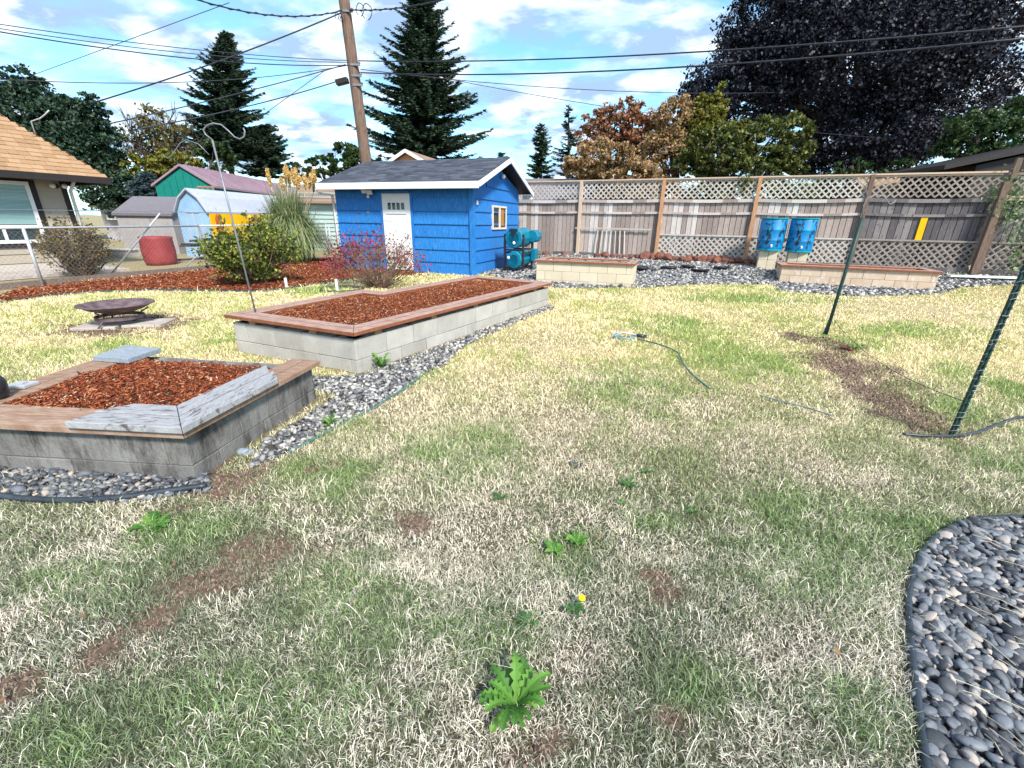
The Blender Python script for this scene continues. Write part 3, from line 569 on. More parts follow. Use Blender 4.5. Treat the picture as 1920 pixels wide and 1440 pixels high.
# lighter face-turned blocks of the small planter
# ------------------------------------------------------------------ blue shed
SC = Vector((-1.03, 11.34)); th = rad(19); SL = Vector((-math.cos(th), math.sin(th))); SR = Vector((math.sin(th), math.cos(th)))
WF, WR = 3.97, 3.5; Z0 = 0.12
shed = empty('shed', (SC.x, SC.y, Z0), 'bright blue wooden garden shed with grey shingle roof and white door', 'shed')
def sp(s, r, z, o=0.0):     # s along front (left), r along side (back), o outwards of both
    v = SC+SL*s+SR*r; return Vector((v.x, v.y, z))
zeave = 2.30; zpk = UP(sp(-0.3, WR/2, 0), 303); print('peak', zpk)
AXF = (Vector((*SL, 0)), Vector((*SR, 0)), Vector((0, 0, 1)))
core = MB()
fz = zpk-0.12
A_ = [sp(0, 0, Z0-0.05), sp(0, WR, Z0-0.05), sp(0, WR, zeave-0.02), sp(0, WR/2, fz), sp(0, 0, zeave-0.02)]
B_ = [v+Vector((SL.x, SL.y, 0))*WF for v in A_]
core.hull2(A_, B_); core.build('wall', M_blue, shed)
# lap siding courses, each its own lapped board
def lap(P, D, Nn, s0, s1, z0, z1, mb, out=0.028):
    a = P+D*s0; b = P+D*s1; n_ = Nn
    vs = []
    for q in (a, b): vs.append([Vector((*(q+n_*0.002), z1)), Vector((*(q+n_*(out+0.004)), z0)), Vector((*(q+n_*0.002), z0))])
    mb.hull2(vs[0], vs[1])
nF_ = -SR; nR_ = -SL
door_s = [WALL(px, 380, SC, SL)[0] for px in (718, 770)]; door_z = WALL(744, 363, SC, SL)[1]; print('door', door_s, door_z)
ds1, ds0 = door_s; ds0, ds1 = min(door_s), max(door_s)
zs = [Z0]+[Z0+0.29+0.305*i for i in range(8)]
fs = MB(); rs = MB()
wS = sorted([WALL(921, 410, SC, SR)[0], WALL(947, 410, SC, SR)[0]]); wZ = [WALL(934, 430, SC, SR)[1], WALL(934, 386, SC, SR)[1]]; print('win', wS, wZ)
for i in range(len(zs)-1):
    za, zb = zs[i], zs[i+1]
    if za < zeave:
        zb2 = min(zb+0.0, zeave-0.03)
        if za < door_z-0.02:
            lap(SC, SL, nF_, 0.06, ds0-0.07, za, zb2, fs); lap(SC, SL, nF_, ds1+0.07, WF-0.02, za, zb2, fs)
        else: lap(SC, SL, nF_, 0.06, WF-0.02, za, zb2, fs)
    # right side, clipped to gable
    def half(z): return WR/2 if z <= zeave else WR/2*max(0, (fz-z)/(fz-zeave))
    hw = min(half(zb), half(za))
    if hw > 0.1: lap(SC, SR, nR_, WR/2-hw+(0.06 if za < zeave-0.1 else 0), WR/2+hw-0.02, za, min(zb, fz-0.1), rs)
fs.build('siding', M_blue, shed); rs.build('siding', M_blue, shed)
MB().box(sp(-0.014, -0.014, (Z0+zeave)/2), (0.11, 0.11, zeave-Z0-0.02), (Vector((*SL, 0)), Vector((*SR, 0)), Vector((0, 0, 1)))).build('corner_trim', M_blue, shed)
MB().box(sp(WF/2, -0.03, Z0-0.03), (WF+0.06, 0.10, 0.07), AXF).build('foundation', M_slab, shed)
# door
dm = (ds0+ds1)/2; dw = ds1-ds0
door = MB().box(sp(dm, -0.02, (Z0+0.05+door_z)/2), (dw, 0.045, door_z-Z0-0.05), AXF).build('door', M_white, shed, bevel=0.003)
fr = MB(); 
fr.box(sp(ds0-0.035, -0.02, (Z0+door_z)/2), (0.066, 0.05, door_z-Z0+0.06), AXF).box(sp(ds1+0.035, -0.02, (Z0+door_z)/2), (0.066, 0.05, door_z-Z0+0.06), AXF).box(sp(dm, -0.02, door_z+0.035), (dw-0.004, 0.05, 0.06), AXF)
fr.build('door_frame', M_blue, shed)
rl = MB(); dh = door_z-Z0
for (a0, a1, b0, b1) in ((0.1, 0.47, 0.10, 0.66), (0.53, 0.9, 0.10, 0.66)):
    for q in ((a0, a1, b0, b0+0.006), (a0, a1, b1-0.006, b1), (a0, a0+0.015, b0, b1), (a1-0.015, a1, b0, b1)):
        rl.box(sp(ds1-dw*(q[0]+q[1])/2, -0.046, Z0+dh*(q[2]+q[3])/2), (dw*(q[1]-q[0]), 0.008, dh*(q[3]-q[2])), AXF)
rl.box(sp(dm, -0.05, Z0+dh*0.755), (dw*0.72, 0.02, 0.02), AXF)
rl.build('door_panel', M_fascia, door)
for k in range(4):
    s_ = ds1-dw*(0.26+0.16*k); z_ = Z0+dh*0.845
    MB().box(sp(s_, -0.046, z_), (dw*0.11, 0.008, dh*0.085), AXF).build('door_pane', M_glass_d, door)
MB().lathe([(0.012, 0), (0.012, 0.03), (0.03, 0.045), (0.03, 0.06), (0.015, 0.07)], sp(ds0+0.07, -0.042, Z0+0.95), 12, ax=(Vector((*SL, 0)), Vector((0, 0, 1)), Vector((*(-SR), 0)))).build('door_handle', M_galv, door, smooth=True)
# side window
AXR = (Vector((*SR, 0)), Vector((*SL, 0)), Vector((0, 0, 1)))
wm = sum(wS)/2; ww_ = wS[1]-wS[0]; zm = sum(wZ)/2; wh = wZ[1]-wZ[0]
M_winframe = mat('cream_frame', [(0.62, 0.56, 0.44), (0.72, 0.66, 0.55)], 'noise', 8, rough=0.6)
f_ = MB(); t_ = 0.05
f_.box(sp(-0.03, wm, zm+wh/2-t_/2), (ww_, 0.05, t_), AXR).box(sp(-0.03, wm, zm-wh/2+t_/2), (ww_, 0.05, t_), AXR)
for s_ in (wS[0]+t_/2, wS[1]-t_/2): f_.box(sp(-0.03, s_, zm), (t_, 0.049, wh-2*t_-0.002), AXR)
f_.box(sp(-0.03, wm, zm), (0.09, 0.045, wh-2*t_-0.004), AXR)
win = f_.build('window', M_winframe, shed)
MB().box(sp(-0.024, wm, zm), (ww_-0.06, 0.01, wh-0.06), AXR).build('window_pane', M_glass_d, win)
MB().box(sp(-0.031, wS[0]+ww_*0.72, zm), (ww_*0.2, 0.004, wh*0.7), AXR).build('window_blind', mat('amber_blind', [(0.36, 0.16, 0.03), (0.45, 0.22, 0.05)], 'noise', 6), win)
# roof
OV = 0.38; OR = 0.34; OLf = 0.22
slope = (zpk-zeave)/(WR/2); ze_f = zeave+0.04-OV*slope*0.6
def rp(s, r, dz=0.0):       # roof surface
    rr = min(r, WR-r); return sp(s, r, zeave+0.10+rr*slope+dz)
def roof_half(front):
    mb = MB(); R0_, R1_ = (-OV, WR/2) if front else (WR/2, WR+OV)
    A1 = [rp(-OR, R0_), rp(-OR, R1_), rp(-OR, R1_, -0.06), rp(-OR, R0_, -0.06)]; B1 = [rp(WF+OLf, R0_), rp(WF+OLf, R1_), rp(WF+OLf, R1_, -0.06), rp(WF+OLf, R0_, -0.06)]
    return mb.hull2(A1, B1)
rf = MB()
for fr_ in (True, False):
    m_ = roof_half(fr_); rf.add(m_.v, m_.f)
rf.build('roof_deck', M_darktrim, shed)
def shingle_rows(P0, U_, Vv, lu, lv, rowh, tabw, m, name, par, thick=0.008, clip=None):
    mb = MB(); Nn = U_.cross(Vv).normalized()
    if Nn.z < 0: Nn = -Nn
    nr = max(1, int(round(lv/rowh)))
    rowh = lv/nr
    for j in range(nr):
        u = -rng.uniform(0, tabw)
        while u < lu:
            u0 = max(u, 0); u1 = min(u+tabw*rng.uniform(0.75, 1.2), lu); w_ = u1-u
            if clip:
                lo, hi = clip((j+0.5)*rowh/lv, lu); u0c, u1c = max(u0, lo), min(u1, hi)
            else: u0c, u1c = u0, u1
            if u1c-u0c > 0.01:
                q = [P0+U_*(u0c+0.002)+Vv*(j*rowh-0.01), P0+U_*(u1c-0.002)+Vv*(j*rowh-0.01), P0+U_*(u1c-0.002)+Vv*((j+1)*rowh), P0+U_*(u0c+0.002)+Vv*((j+1)*rowh)]
                tt = thick*rng.uniform(0.8, 1.5)
                up = [q[0]+Nn*tt*1.6, q[1]+Nn*tt*1.6, q[2]+Nn*0.004, q[3]+Nn*0.004]
                mb.hull2([v+Nn*0.002 for v in q], up)
            u = u1 if u1 > u else u+tabw
    return mb.build(name, m, par)
for fr_ in (True, False):
    r0 = -OV-0.02 if fr_ else WR+OV+0.02
    P0 = rp(WF+OLf, r0) if fr_ else rp(-OR, r0)
    P0b = rp(-OR, r0) if fr_ else rp(WF+OLf, r0); T0 = rp(WF+OLf if fr_ else -OR, WR/2)
    U_ = (P0b-P0).normalized(); Vv = (T0-P0); lv = Vv.length; Vv.normalize()
    shingle_rows(P0, U_, Vv, (P0b-P0).length, lv, 0.135, 0.26, M_shingle, 'roof_shingles', shed)
fa = MB()
e0 = rp(-OR-0.02, -OV-0.03, -0.07); e1 = rp(WF+OLf+0.02, -OV-0.03, -0.07)
fa.bar(e0, e1, 0.035, 0.15).build('fascia', M_fascia, shed, bevel=0.004)
for rr0, rr1 in ((-OV-0.01, WR/2+0.01), (WR+OV+0.02, WR/2-0.01)):
    a = rp(-OR-0.02, rr0, -0.065); b = rp(-OR-0.02, rr1, -0.065); MB().bar(a, b, 0.03, 0.11, up=(0, 0, 1)).build('barge_board', M_fascia, shed)
    a = rp(WF+OLf+0.02, rr0, -0.065); b = rp(WF+OLf+0.02, rr1, -0.065); MB().bar(a, b, 0.03, 0.11).build('barge_board', M_fascia, shed)
MB().box(rp(-OR+0.15, WR+OV-0.06, -0.16), (0.3, 0.10, 0.12), AXF).build('eave_return', M_fascia, shed)
g0 = rp(WF+0.28, -OV+0.02, -0.14); MB().tube([g0, g0+Vector((0, 0, -0.1)), sp(WF+0.06, -0.04, 2.0), sp(WF+0.045, -0.04, 0.3)], 0.035, 8).build('downspout', M_white, shed, smooth=True)
# twin flood lamp beside the door, small lamp in the gable, switch
s_, z_ = WALL(694, 362, SC, SL)
fl_ = MB().box(sp(s_, -0.03, z_+0.02), (0.12, 0.05, 0.12), AXF).build('flood_lamp', M_darktrim, shed)
for dx in (-0.07, 0.09):
    MB().box(sp(s_+dx, -0.13, z_+0.03+dx*0.2), (0.15, 0.05, 0.12), (Vector((*SL, 0)), Vector((*SR, 0.45)).normalized(), Vector((*(-SR*0.45), 1)).normalized())).build('lamp_head', M_white, fl_, bevel=0.01)
MB().lathe([(0.03, 0), (0.045, 0.03), (0.02, 0.07)], sp(s_, -0.10, z_-0.12), 12).build('motion_sensor', M_white, fl_)
s_, z_ = WALL(938, 331, SC, SR); MB().lathe([(0.03, 0), (0.06, 0.05), (0.05, 0.10)], sp(-0.09, s_, z_-0.06), 12).build('gable_lamp', M_white, shed, smooth=True)
s_, z_ = WALL(892, 380, SC, SR); MB().box(sp(-0.04, s_, z_), (0.06, 0.03, 0.09), AXR).build('switch_box', M_white, shed)

# ------------------------------------------------------------------ wooden fence
FB = Vector((FX0, FY0)); FUv = Vector((FDX, FDY))/2.44; FNv = Vector((0.4037, 0.9148)); ZB, ZT = 0.40, 2.62
fence = empty('wooden_fence', (FX0, FY0, ZB), 'tall weathered board fence with lattice along its top at the back of the yard', 'fence')
def fp(s, o, z): v = FB+FUv*s+FNv*o; return Vector((v.x, v.y, z))
AXW = (Vector((*FUv, 0)), Vector((*FNv, 0)), Vector((0, 0, 1)))
def lattice(s0, s1, z0, z1, o, m, name='lattice_panel', pitch=0.155, sw=0.036):
    mb = MB(); W_ = s1-s0; Hh = z1-z0
    for layer, sg in ((0, 1), (1, -1)):
        c = -Hh if sg == 1 else 0.0
        k = int((W_+Hh)/pitch)+1
        for i in range(k):
            c0 = -Hh+i*pitch+0.03
            # line: u = c0 + v (sg=1) or u = c0+Hh - v
            pts = []
            if sg == 1: u0, v0, u1, v1 = c0, 0, c0+Hh, Hh
            else: u0, v0, u1, v1 = c0, Hh, c0+Hh, 0
            if u0 < 0: v0 += (0-u0)*(1 if sg == 1 else -1); u0 = 0
            if u1 > W_: v1 -= (u1-W_)*(1 if sg == 1 else -1); u1 = W_
            if u1-u0 < 0.03: continue
            mb.bar(fp(s0+u0, o+layer*0.009, z0+v0), fp(s0+u1, o+layer*0.009, z0+v1), 0.008, sw, up=(FNv.x, FNv.y, 0)) if False else mb.box((fp(s0+u0, o+layer*0.009, z0+v0)+fp(s0+u1, o+layer*0.009, z0+v1))/2, ((fp(u1, 0, v1)-fp(u0, 0, v0)).length, 0.008, sw), ((fp(u1, 0, v1)-fp(u0, 0, v0)).normalized(), Vector((*FNv, 0)), (fp(u1, 0, v1)-fp(u0, 0, v0)).normalized().cross(Vector((*FNv, 0)))))
    return mb.build(name, m, fence)
def panel(k, dark=False, low='board', fill=None):
    s0 = k*2.44+0.05; s1 = (k+1)*2.44-0.05; m = M_fence_d if dark else M_fence; ml = M_lattice_d if dark else M_lattice
    zl = 2.02
    bd = MB(); s = s0; bot = ZB+0.06 if low == 'board' else ZB+0.66
    while s < s1-0.02:
        wdt = min(0.14*rng.uniform(0.93, 1.07), s1-s); zb_ = ZB+0.04
        bd.box(fp(s+wdt/2, 0.03+rng.uniform(-0.006, 0.006), (zb_+zl-0.02)/2), (wdt-0.013, 0.018, zl-0.02-zb_+rng.uniform(-0.01, 0.01)), AXW); s += wdt
    bd.build('board_panel', m, fence)
    MB().box(fp((s0+s1)/2, 0.055, (ZB+0.04+zl-0.03)/2), (s1-s0, 0.012, zl-0.07-ZB), AXW).build('gap_shade_sheet', M_darktrim, fence)  # dark sheet added behind the boards so their gaps read as shaded recesses
    sag = rng.uniform(0.01, 0.03)
    def rail(z, h_, t_=0.04, o=0.0, mm=m):
        q = MB(); n = 6
        for i in range(n):
            a = s0+(s1-s0)*i/n; b = s0+(s1-s0)*(i+1)/n; za = z-sag*math.sin(PI*i/n); zb_ = z-sag*math.sin(PI*(i+1)/n)
            q.bar(fp(a, o, za), fp(b, o, zb_), t_, h_)
        q.build('rail', mm, fence)
    rail(zl+0.03, 0.085, 0.05, -0.01); rail(1.72, 0.06, 0.045, -0.005)
    rail(ZB+0.08, 0.10, 0.045, -0.008, M_fence_d)
    lattice(s0, s1, zl+0.08, ZT-0.04, -0.005, ml)
    MB().bar(fp(s0, -0.012, ZT-0.035), fp(s1, -0.012, ZT-0.035), 0.035, 0.05).build('rail', M_post_e, fence)
    if low == 'lattice':
        lattice(s0, s1, ZB+0.10, ZB+0.70, -0.018, ml); MB().bar(fp(s0, -0.03, ZB+0.72), fp(s1, -0.03, ZB+0.72), 0.03, 0.04).build('rail', ml, fence)
panel(-1); panel(0); panel(1, low='lattice'); panel(2, low='lattice'); panel(3, True, 'lattice'); panel(4, True, 'lattice'); panel(5, True, 'lattice')
# short extra panel parts seen beside the shed are the k=-1 panel; posts
for k, m in ((-1, M_post_e), (0, M_post_e), (1, M_post), (2, M_post), (3, M_post_d), (5, M_post_d), (6, M_post_d)):
    MB().box(fp(k*2.44, -0.03, (ZB-0.1+ZT)/2), (0.095, 0.10, ZT-ZB+0.1), AXW).build('post', m, fence, bevel=0.004)
o = MB().box(fp(4*2.44-0.0, -0.16, 1.36), (0.13, 0.13, 2.1), AXW).build('post', M_post_d, fence, bevel=0.005)
MB().box(fp(4*2.44+0.12, -0.02, 1.66), (0.10, 0.09, 2.46), AXW).build('post', M_post_d, fence, bevel=0.005)
MB().bar(fp(-2.5, -0.01, ZT), fp(4*2.44, -0.01, ZT), 0.11, 0.035).build('top_rail', M_post_e, fence)
MB().bar(fp(4*2.44+0.2, -0.01, ZT+0.02), fp(6*2.44, -0.01, ZT+0.02), 0.11, 0.035).build('top_rail', M_post_d, fence)
MB().bar(fp(4*2.44+0.1, -0.05, ZT-0.55), fp(6*2.44, -0.05, ZT-0.55), 0.04, 0.09).build('rail', M_post_e, fence)
# yellow picket let into the dark panel
s_, z_ = WALL(1727, 430, FB, FUv)
MB().box(fp(s_, 0.005, 1.40), (0.13, 0.03, 0.56), AXW).build('board_panel', M_yellow, fence)['label'] = 'single bright yellow board in the dark panel'
# fan of thin sticks leaning on the second panel
s_ = WALL(1145, 450, FB, FUv)[0]; tr = MB()
for i in range(7): tr.bar(fp(s_+(i-3)*0.155, -0.045, ZB+0.10), fp(s_+(i-3)*0.135, -0.045, 1.28), 0.02, 0.028, up=(1, 0, 0))
tr.bar(fp(s_-1.15, -0.06, 1.25), fp(s_+1.2, -0.06, 1.25), 0.03, 0.04)
tag(tr.build('trellis', M_lattice), 'flat trellis of thin upright slats fixed on the board fence behind the small planter', 'trellis')
# fallen loose board
q = G(1858, 528); tag(MB().bar((q.x-0.75, q.y+0.25, q.z+0.09), (q.x+0.85, q.y-0.15, q.z+0.10), 0.15, 0.04).build('white_plank', M_white, bevel=0.005), 'white plank lying on the gravel by the dark fence post at right', 'plank')

# lava rocks along the foot of the fence
LR = ico(3)
def rockmesh(seed):
    r = np.random.default_rng(seed); V = LR[0].copy()
    for _ in range(5):
        d = r.normal(size=3); d /= np.linalg.norm(d); c = V @ d; k = r.uniform(0.45, 0.8); V = np.where((c > k)[:, None], V-(c-k)[:, None]*d*0.9, V)
    V += 0.07*np.sin(V[:, [2, 0, 1]]*9+seed)+0.05*r.normal(size=V.shape)*0.4
    return V
ORD = 'first second third fourth fifth sixth seventh eighth ninth tenth eleventh twelfth thirteenth fourteenth fifteenth sixteenth seventeenth eighteenth nineteenth twentieth twenty-first twenty-second twenty-third twenty-fourth'.split()
for i, px in enumerate(range(1105, 1420, 14)):
    py = 494-abs(px-1300)*0.004+rng.uniform(-1, 2); big = 1.0 if px > 1190 else 0.75
    q = G(px, py+2); q = Vector((q.x+0.0, q.y, 0)); s_ = (Vector((q.x, q.y))-FB).dot(FUv); v = FB+FUv*s_-FNv*rng.uniform(0.28, 0.4)
    rr = rng.uniform(0.11, 0.17)*big
    o = npmesh('lava_rock', rockmesh(i)*np.array([rr*1.2, rr*0.95, rr]), LR[1], M_lava, smooth=False); o.location = (v.x, v.y, float(gz(v.x, v.y))+rr*0.55); o.rotation_euler = (0, 0, rng.uniform(0, 6))
    tag(o, 'lava rock, %s from the small cream planter in the row along the fence' % ORD[i], 'rock', 'lava rocks along the fence')
for i, px in enumerate((1000, 1030, 1065)):
    s_ = WALL(px, 480, FB, FUv)[0]; v = FB+FUv*s_-FNv*0.35; rr = 0.11
    o = npmesh('lava_rock', rockmesh(40+i)*np.array([rr*1.3, rr, rr*0.8]), LR[1], M_lava); o.location = (v.x, v.y, float(gz(v.x, v.y))+0.04)
    tag(o, 'low lava rock behind the small cream planter, %s from the compost tumbler' % ORD[i], 'rock', 'lava rocks along the fence')
# black plastic plant saucers on the gravel
for i, (px, py, r0, lab) in enumerate(((1203, 507, 0.20, 'black plastic saucer at the corner of the small cream planter'), (1255, 506, 0.20, 'black plastic saucer on the gravel, second from the small cream planter'), (1290, 504, 0.19, 'black plastic saucer near the rocks, between two others'), (1312, 511, 0.24, 'large black plastic saucer nearest the lawn on the gravel'), (1352, 506, 0.19, 'black plastic saucer closest to the rain barrels'))):
    q = G(px, py); o = MB().lathe([(r0*0.7, 0), (r0*0.92, 0.03), (r0, 0.06), (r0*0.96, 0.062), (r0*0.85, 0.035), (r0*0.3, 0.03)], (0, 0, 0), 20).build('plant_saucer', M_plastic, None, smooth=True)
    o.location = q+Vector((0, 0, 0.03)); o.rotation_euler = (0.05, 0, i); tag(o, lab, 'saucer', 'black saucers on the gravel')

# ------------------------------------------------------------------ rain barrels on block stands
def barrel(px, pyb, pyt, pxs, lab, lab2):
    s_ = WALL(px, 440, FB-FNv*0.75, FUv)[0]; v = FB-FNv*0.75+FUv*s_; z0 = UP(v, pyb); z1 = UP(v, pyt); zg = float(gz(v.x, v.y)); h = z1-z0
    wpx = 22; r0 = (AY(px+wpx, 440, v.y)-AY(px-wpx, 440, v.y)).length/2
    st = empty('block_stand', (v.x, v.y, zg), lab2, 'block stand', 'stands under the rain barrels')
    hh = (z0-zg-0.012)/2
    for k in range(2):
        for sx_ in (-1, 1):
            c = v+FUv*(sx_*0.105); w2 = 0.2 if k else 0.205
            MB().box((c.x, c.y, zg+hh*(k+0.5)+0.004), (w2, 0.38, hh-0.006), AXW).build('concrete_block', M_block_t, st, bevel=0.006)
    b = empty('rain_barrel', (v.x, v.y, z0), lab, 'rain barrel', 'rain barrels by the fence')
    MB().lathe([(r0*0.93, 0.0), (r0*0.98, 0.02), (r0*1.0, h*0.12), (r0*1.0, h*0.30), (r0*1.03, h*0.32), (r0*1.0, h*0.34), (r0*1.01, h*0.62), (r0*1.04, h*0.64), (r0*1.01, h*0.66), (r0*1.02, h*0.93), (r0*0.97, h*0.97)], (v.x, v.y, z0), 32).build('barrel_body', M_cyan, b, smooth=True)
    MB().lathe([(r0*1.0, h*0.965), (r0*1.06, h*0.97), (r0*1.06, h), (r0*0.95, h), (r0*0.94, h*0.985)], (v.x, v.y, z0), 32).build('lid', M_barrelrim, b)
    MB().lathe([(r0*0.99, -0.005), (r0*1.03, 0.0), (r0*1.03, 0.03), (r0*0.98, 0.035)], (v.x, v.y, z0), 32).build('base_ring', M_barrelrim, b)
    f = v-FNv*(r0+0.02)
    MB().tube([(f.x, f.y, z0+0.14), (f.x-0.02, f.y-0.06, z0+0.14), (f.x-0.02, f.y-0.07, z0+0.09)], 0.022, 8).build('spigot', M_white, b, smooth=True)
    c = f+FUv*(-0.12); MB().lathe([(0.03, 0), (0.03, 0.02)], (c.x, c.y+0.02, z0+h*0.8), 12, ax=(Vector((*FUv, 0)), Vector((0, 0, 1)), Vector((*(-FNv), 0)))).build('overflow_port', M_plastic, b)
barrel(1447, 469, 409, 0, 'bright blue rain barrel on blocks, nearer the shed', 'pale concrete block stand under the rain barrel nearer the shed')
barrel(1503, 472, 409, 0, 'bright blue rain barrel with dark streaks on its left side, nearer the dark panels', 'pale concrete block stand under the rain barrel nearer the dark panels')

# ------------------------------------------------------------------ compost tumbler
q = Vector((0.10, 12.45)); zc = float(gz(q.x, q.y)); ct_ = empty('compost_tumbler', (q.x, q.y, zc), 'teal two drum compost tumbler on black frame beside the blue shed', 'compost tumbler')
du_ = Vector((0.90, -0.44)).normalized(); dv_ = Vector((0.35, 0.94)).normalized()
def cp(u, v, z): p = q+du_*u+dv_*v; return Vector((p.x, p.y, zc+z))
fm = MB()
for u in (-0.27, 0.27):
    for v in (-0.30, 0.45): fm.bar(cp(u, v, 0), cp(u, v, 0.98), 0.05, 0.05, up=(du_.x, du_.y, 0))
    fm.bar(cp(u, -0.30, 0.5), cp(u, 0.45, 0.5), 0.03, 0.05)
for z in (0.12, 0.58): fm.bar(cp(-0.27, -0.30, z), cp(0.27, -0.30, z), 0.03, 0.045); fm.bar(cp(-0.27, 0.45, z), cp(0.27, 0.45, z), 0.03, 0.045)
fm.build('frame', M_plastic, ct_)
AXD = (Vector((*du_, 0)), Vector((0, 0, 1)), Vector((*dv_, 0)))
for (z, tilt, uo, r0) in ((0.88, 0.0, 0.0, 0.27), (0.33, 0.5, 0.02, 0.235)):
    b = MB().lathe([(r0*0.9, -0.42), (r0, -0.39), (r0, -0.36), (r0*0.93, -0.35), (r0*0.93, 0.35), (r0, 0.36), (r0, 0.40), (r0*0.9, 0.42)], cp(uo, 0.08, z), 10, ax=AXD).build('drum', M_teal, ct_, bevel=0.008)
    c = cp(uo, 0.08-0.43, z); X = Vector((*du_, 0)); Z = Vector((0, 0, 1)); Yo = Vector((*(-dv_), 0))
    if z > 0.5:
        MB().hull2([c+X*-0.14+Z*0.235+Yo*0.0, c+Z*0.03, c+X*0.14+Z*0.235], [c+X*-0.14+Z*0.235+Yo*0.012, c+Z*0.03+Yo*0.012, c+X*0.14+Z*0.235+Yo*0.012]).build('opening_shade', M_plastic, b)  # black wedge stands in for the shadowed inside of the drum opening
    MB().lathe([(0.04, 0), (0.045, 0.015), (0.03, 0.03)], c+Z*(-0.12 if z > .5 else 0.05)+X*(0.02 if z > .5 else -0.16)+Yo*0.001, 14, ax=(X, Z, Yo)).build('end_knob', M_white, b, smooth=True)
    MB().lathe([(r0*0.62, -0.004), (r0*0.62, 0.010), (r0*0.56, 0.010), (r0*0.56, -0.004)], c, 14, ax=(X, Z, Yo)).build('rim_ring', M_teal, b)
MB().lathe([(0.15, -0.2), (0.17, -0.18), (0.17, 0.18), (0.15, 0.2)], cp(0.30, 0.55, 0.92), 10, ax=AXD).build('drum', M_teal, ct_, bevel=0.008)
MB().box(cp(0.33, 0.5, 0.42), (0.16, 0.24, 0.34), (Vector((*du_, 0)), Vector((*dv_, 0)), Vector((0, 0, 1)))).build('side_bin', M_teal, ct_, bevel=0.02)

# ------------------------------------------------------------------ fire pit
fpz = float(gz(FP.x, FP.y))
sl = MB(); 
for (dx, dy, w_, h_, rz) in ((-0.17, -0.1, 0.48, 0.42, 0.25), (0.30, 0.08, 0.44, 0.42, 0.2)):
    X = Vector((math.cos(rz), math.sin(rz), 0)); sl.box((FP.x+dx, FP.y+dy, fpz+0.012), (w_, h_, 0.05), (X, Vector((-X.y, X.x, 0)), Vector((0, 0, 1))))
tag(sl.build('stone_slab', M_slab, bevel=0.008), 'cracked concrete slabs set in the grass under the fire bowl', 'slab')
fp_ = empty('fire_pit', (FP.x, FP.y, fpz+0.04), 'shallow rusty iron fire bowl on a low ring stand on the lawn', 'fire pit')
rB = (AY(296, 572, FP.y)-AY(158, 572, FP.y)).length/2*0.83; zB = UP(FP, 570); print('bowl', rB, zB, fpz)
prof = [(0.02, -0.12), (rB*0.35, -0.11), (rB*0.7, -0.06), (rB*0.93, -0.008), (rB, 0.0), (rB, 0.012), (rB*0.92, 0.004), (rB*0.68, -0.048), (rB*0.33, -0.095), (0.02, -0.105)]
MB().lathe(prof, (FP.x, FP.y, zB), 40).build('bowl', M_firepit, fp_, smooth=True)
rg = MB(); n = 28
rr_ = rB*0.62; zr = fpz+0.12
rg.lathe([(rr_, -0.02), (rr_+0.008, -0.02), (rr_+0.008, 0.02), (rr_, 0.02), (rr_, -0.02)], (FP.x, FP.y, zr), 32, cap=False); rg.build('stand_ring', M_firepit, fp_)
for k in range(3):
    a = 0.5+k*2*PI/3; ca, sa = math.cos(a), math.sin(a)
    MB().tube([(FP.x+ca*rB*0.8, FP.y+sa*rB*0.8, zB-0.06), (FP.x+ca*rB*0.55, FP.y+sa*rB*0.55, zr+0.04), (FP.x+ca*rB*0.64, FP.y+sa*rB*0.64, zr-0.02), (FP.x+ca*rB*0.85, FP.y+sa*rB*0.85, fpz+0.035)], 0.011, 6).build('leg', M_firepit, fp_, smooth=True)

# ------------------------------------------------------------------ shepherd hooks, posts, stakes
hb = AZ(480, 588, 0.44); zt_ = UP(hb, 262); hk = empty('shepherd_hook', (hb.x, hb.y, 0.40), 'tall thin grey shepherd hook pole standing on the long planter corner', 'hook')
xt = AY(398, 262, hb.y); top = Vector((xt.x, hb.y, xt.z)); bt = Vector((hb.x, hb.y, 0.40))
MB().tube([bt, bt.lerp(top, 0.5), top], 0.009, 8).build('pole', M_steel, hk, smooth=True)
def yp(px, py, Y=None): return AY(px, py, Y or hb.y)
MB().tube([yp(*p) for p in ((398, 262), (385, 252), (381, 243), (388, 235), (400, 231), (415, 234), (428, 245), (440, 257), (450, 261), (458, 256), (459, 246), (456, 240))], 0.007, 8).build('hook', M_steel, hk, smooth=True)
MB().tube([yp(*p) for p in ((392, 290), (372, 270), (350, 262), (338, 268), (322, 292), (314, 297), (306, 290))], 0.004, 6).build('hook', M_steel, hk, smooth=True)
pb = G(1548, 628); top = AY(1617, 408, pb.y); pl = empty('metal_post', pb, 'dark green metal post with a bent wire hook on top, standing in the lawn', 'post')
MB().tube([pb-Vector((0, 0, 0.05)), pb.lerp(top, 0.5), top], 0.021, 10).build('pole', M_dkgreen, pl, smooth=True)
MB().tube([pb+Vector((-0.03, 0, 0)), pb+Vector((0.01, 0, 0.3))], 0.012, 8).build('stake', M_dkgreen, pl, smooth=True)
Y_ = pb.y
MB().tube([AY(*p, Y_) for p in ((1617, 408), (1619, 385), (1628, 370), (1642, 365), (1657, 368), (1665, 378), (1668, 383), (1676, 380), (1680, 374))], 0.006, 6).build('hook', M_steel, pl, smooth=True)
MB().tube([AY(*p, Y_) for p in ((1626, 372), (1624, 350), (1608, 338), (1588, 343), (1572, 362))], 0.005, 6).build('hook', M_steel, pl, smooth=True)
tb = G(1783, 822); tt = AY(1928, 496, tb.y); dtt = (tt-tb).normalized(); tp = empty('steel_post', tb, 'dark green studded steel post wound with wire mesh at the right edge', 'post')
end = tb+dtt*(1.55)
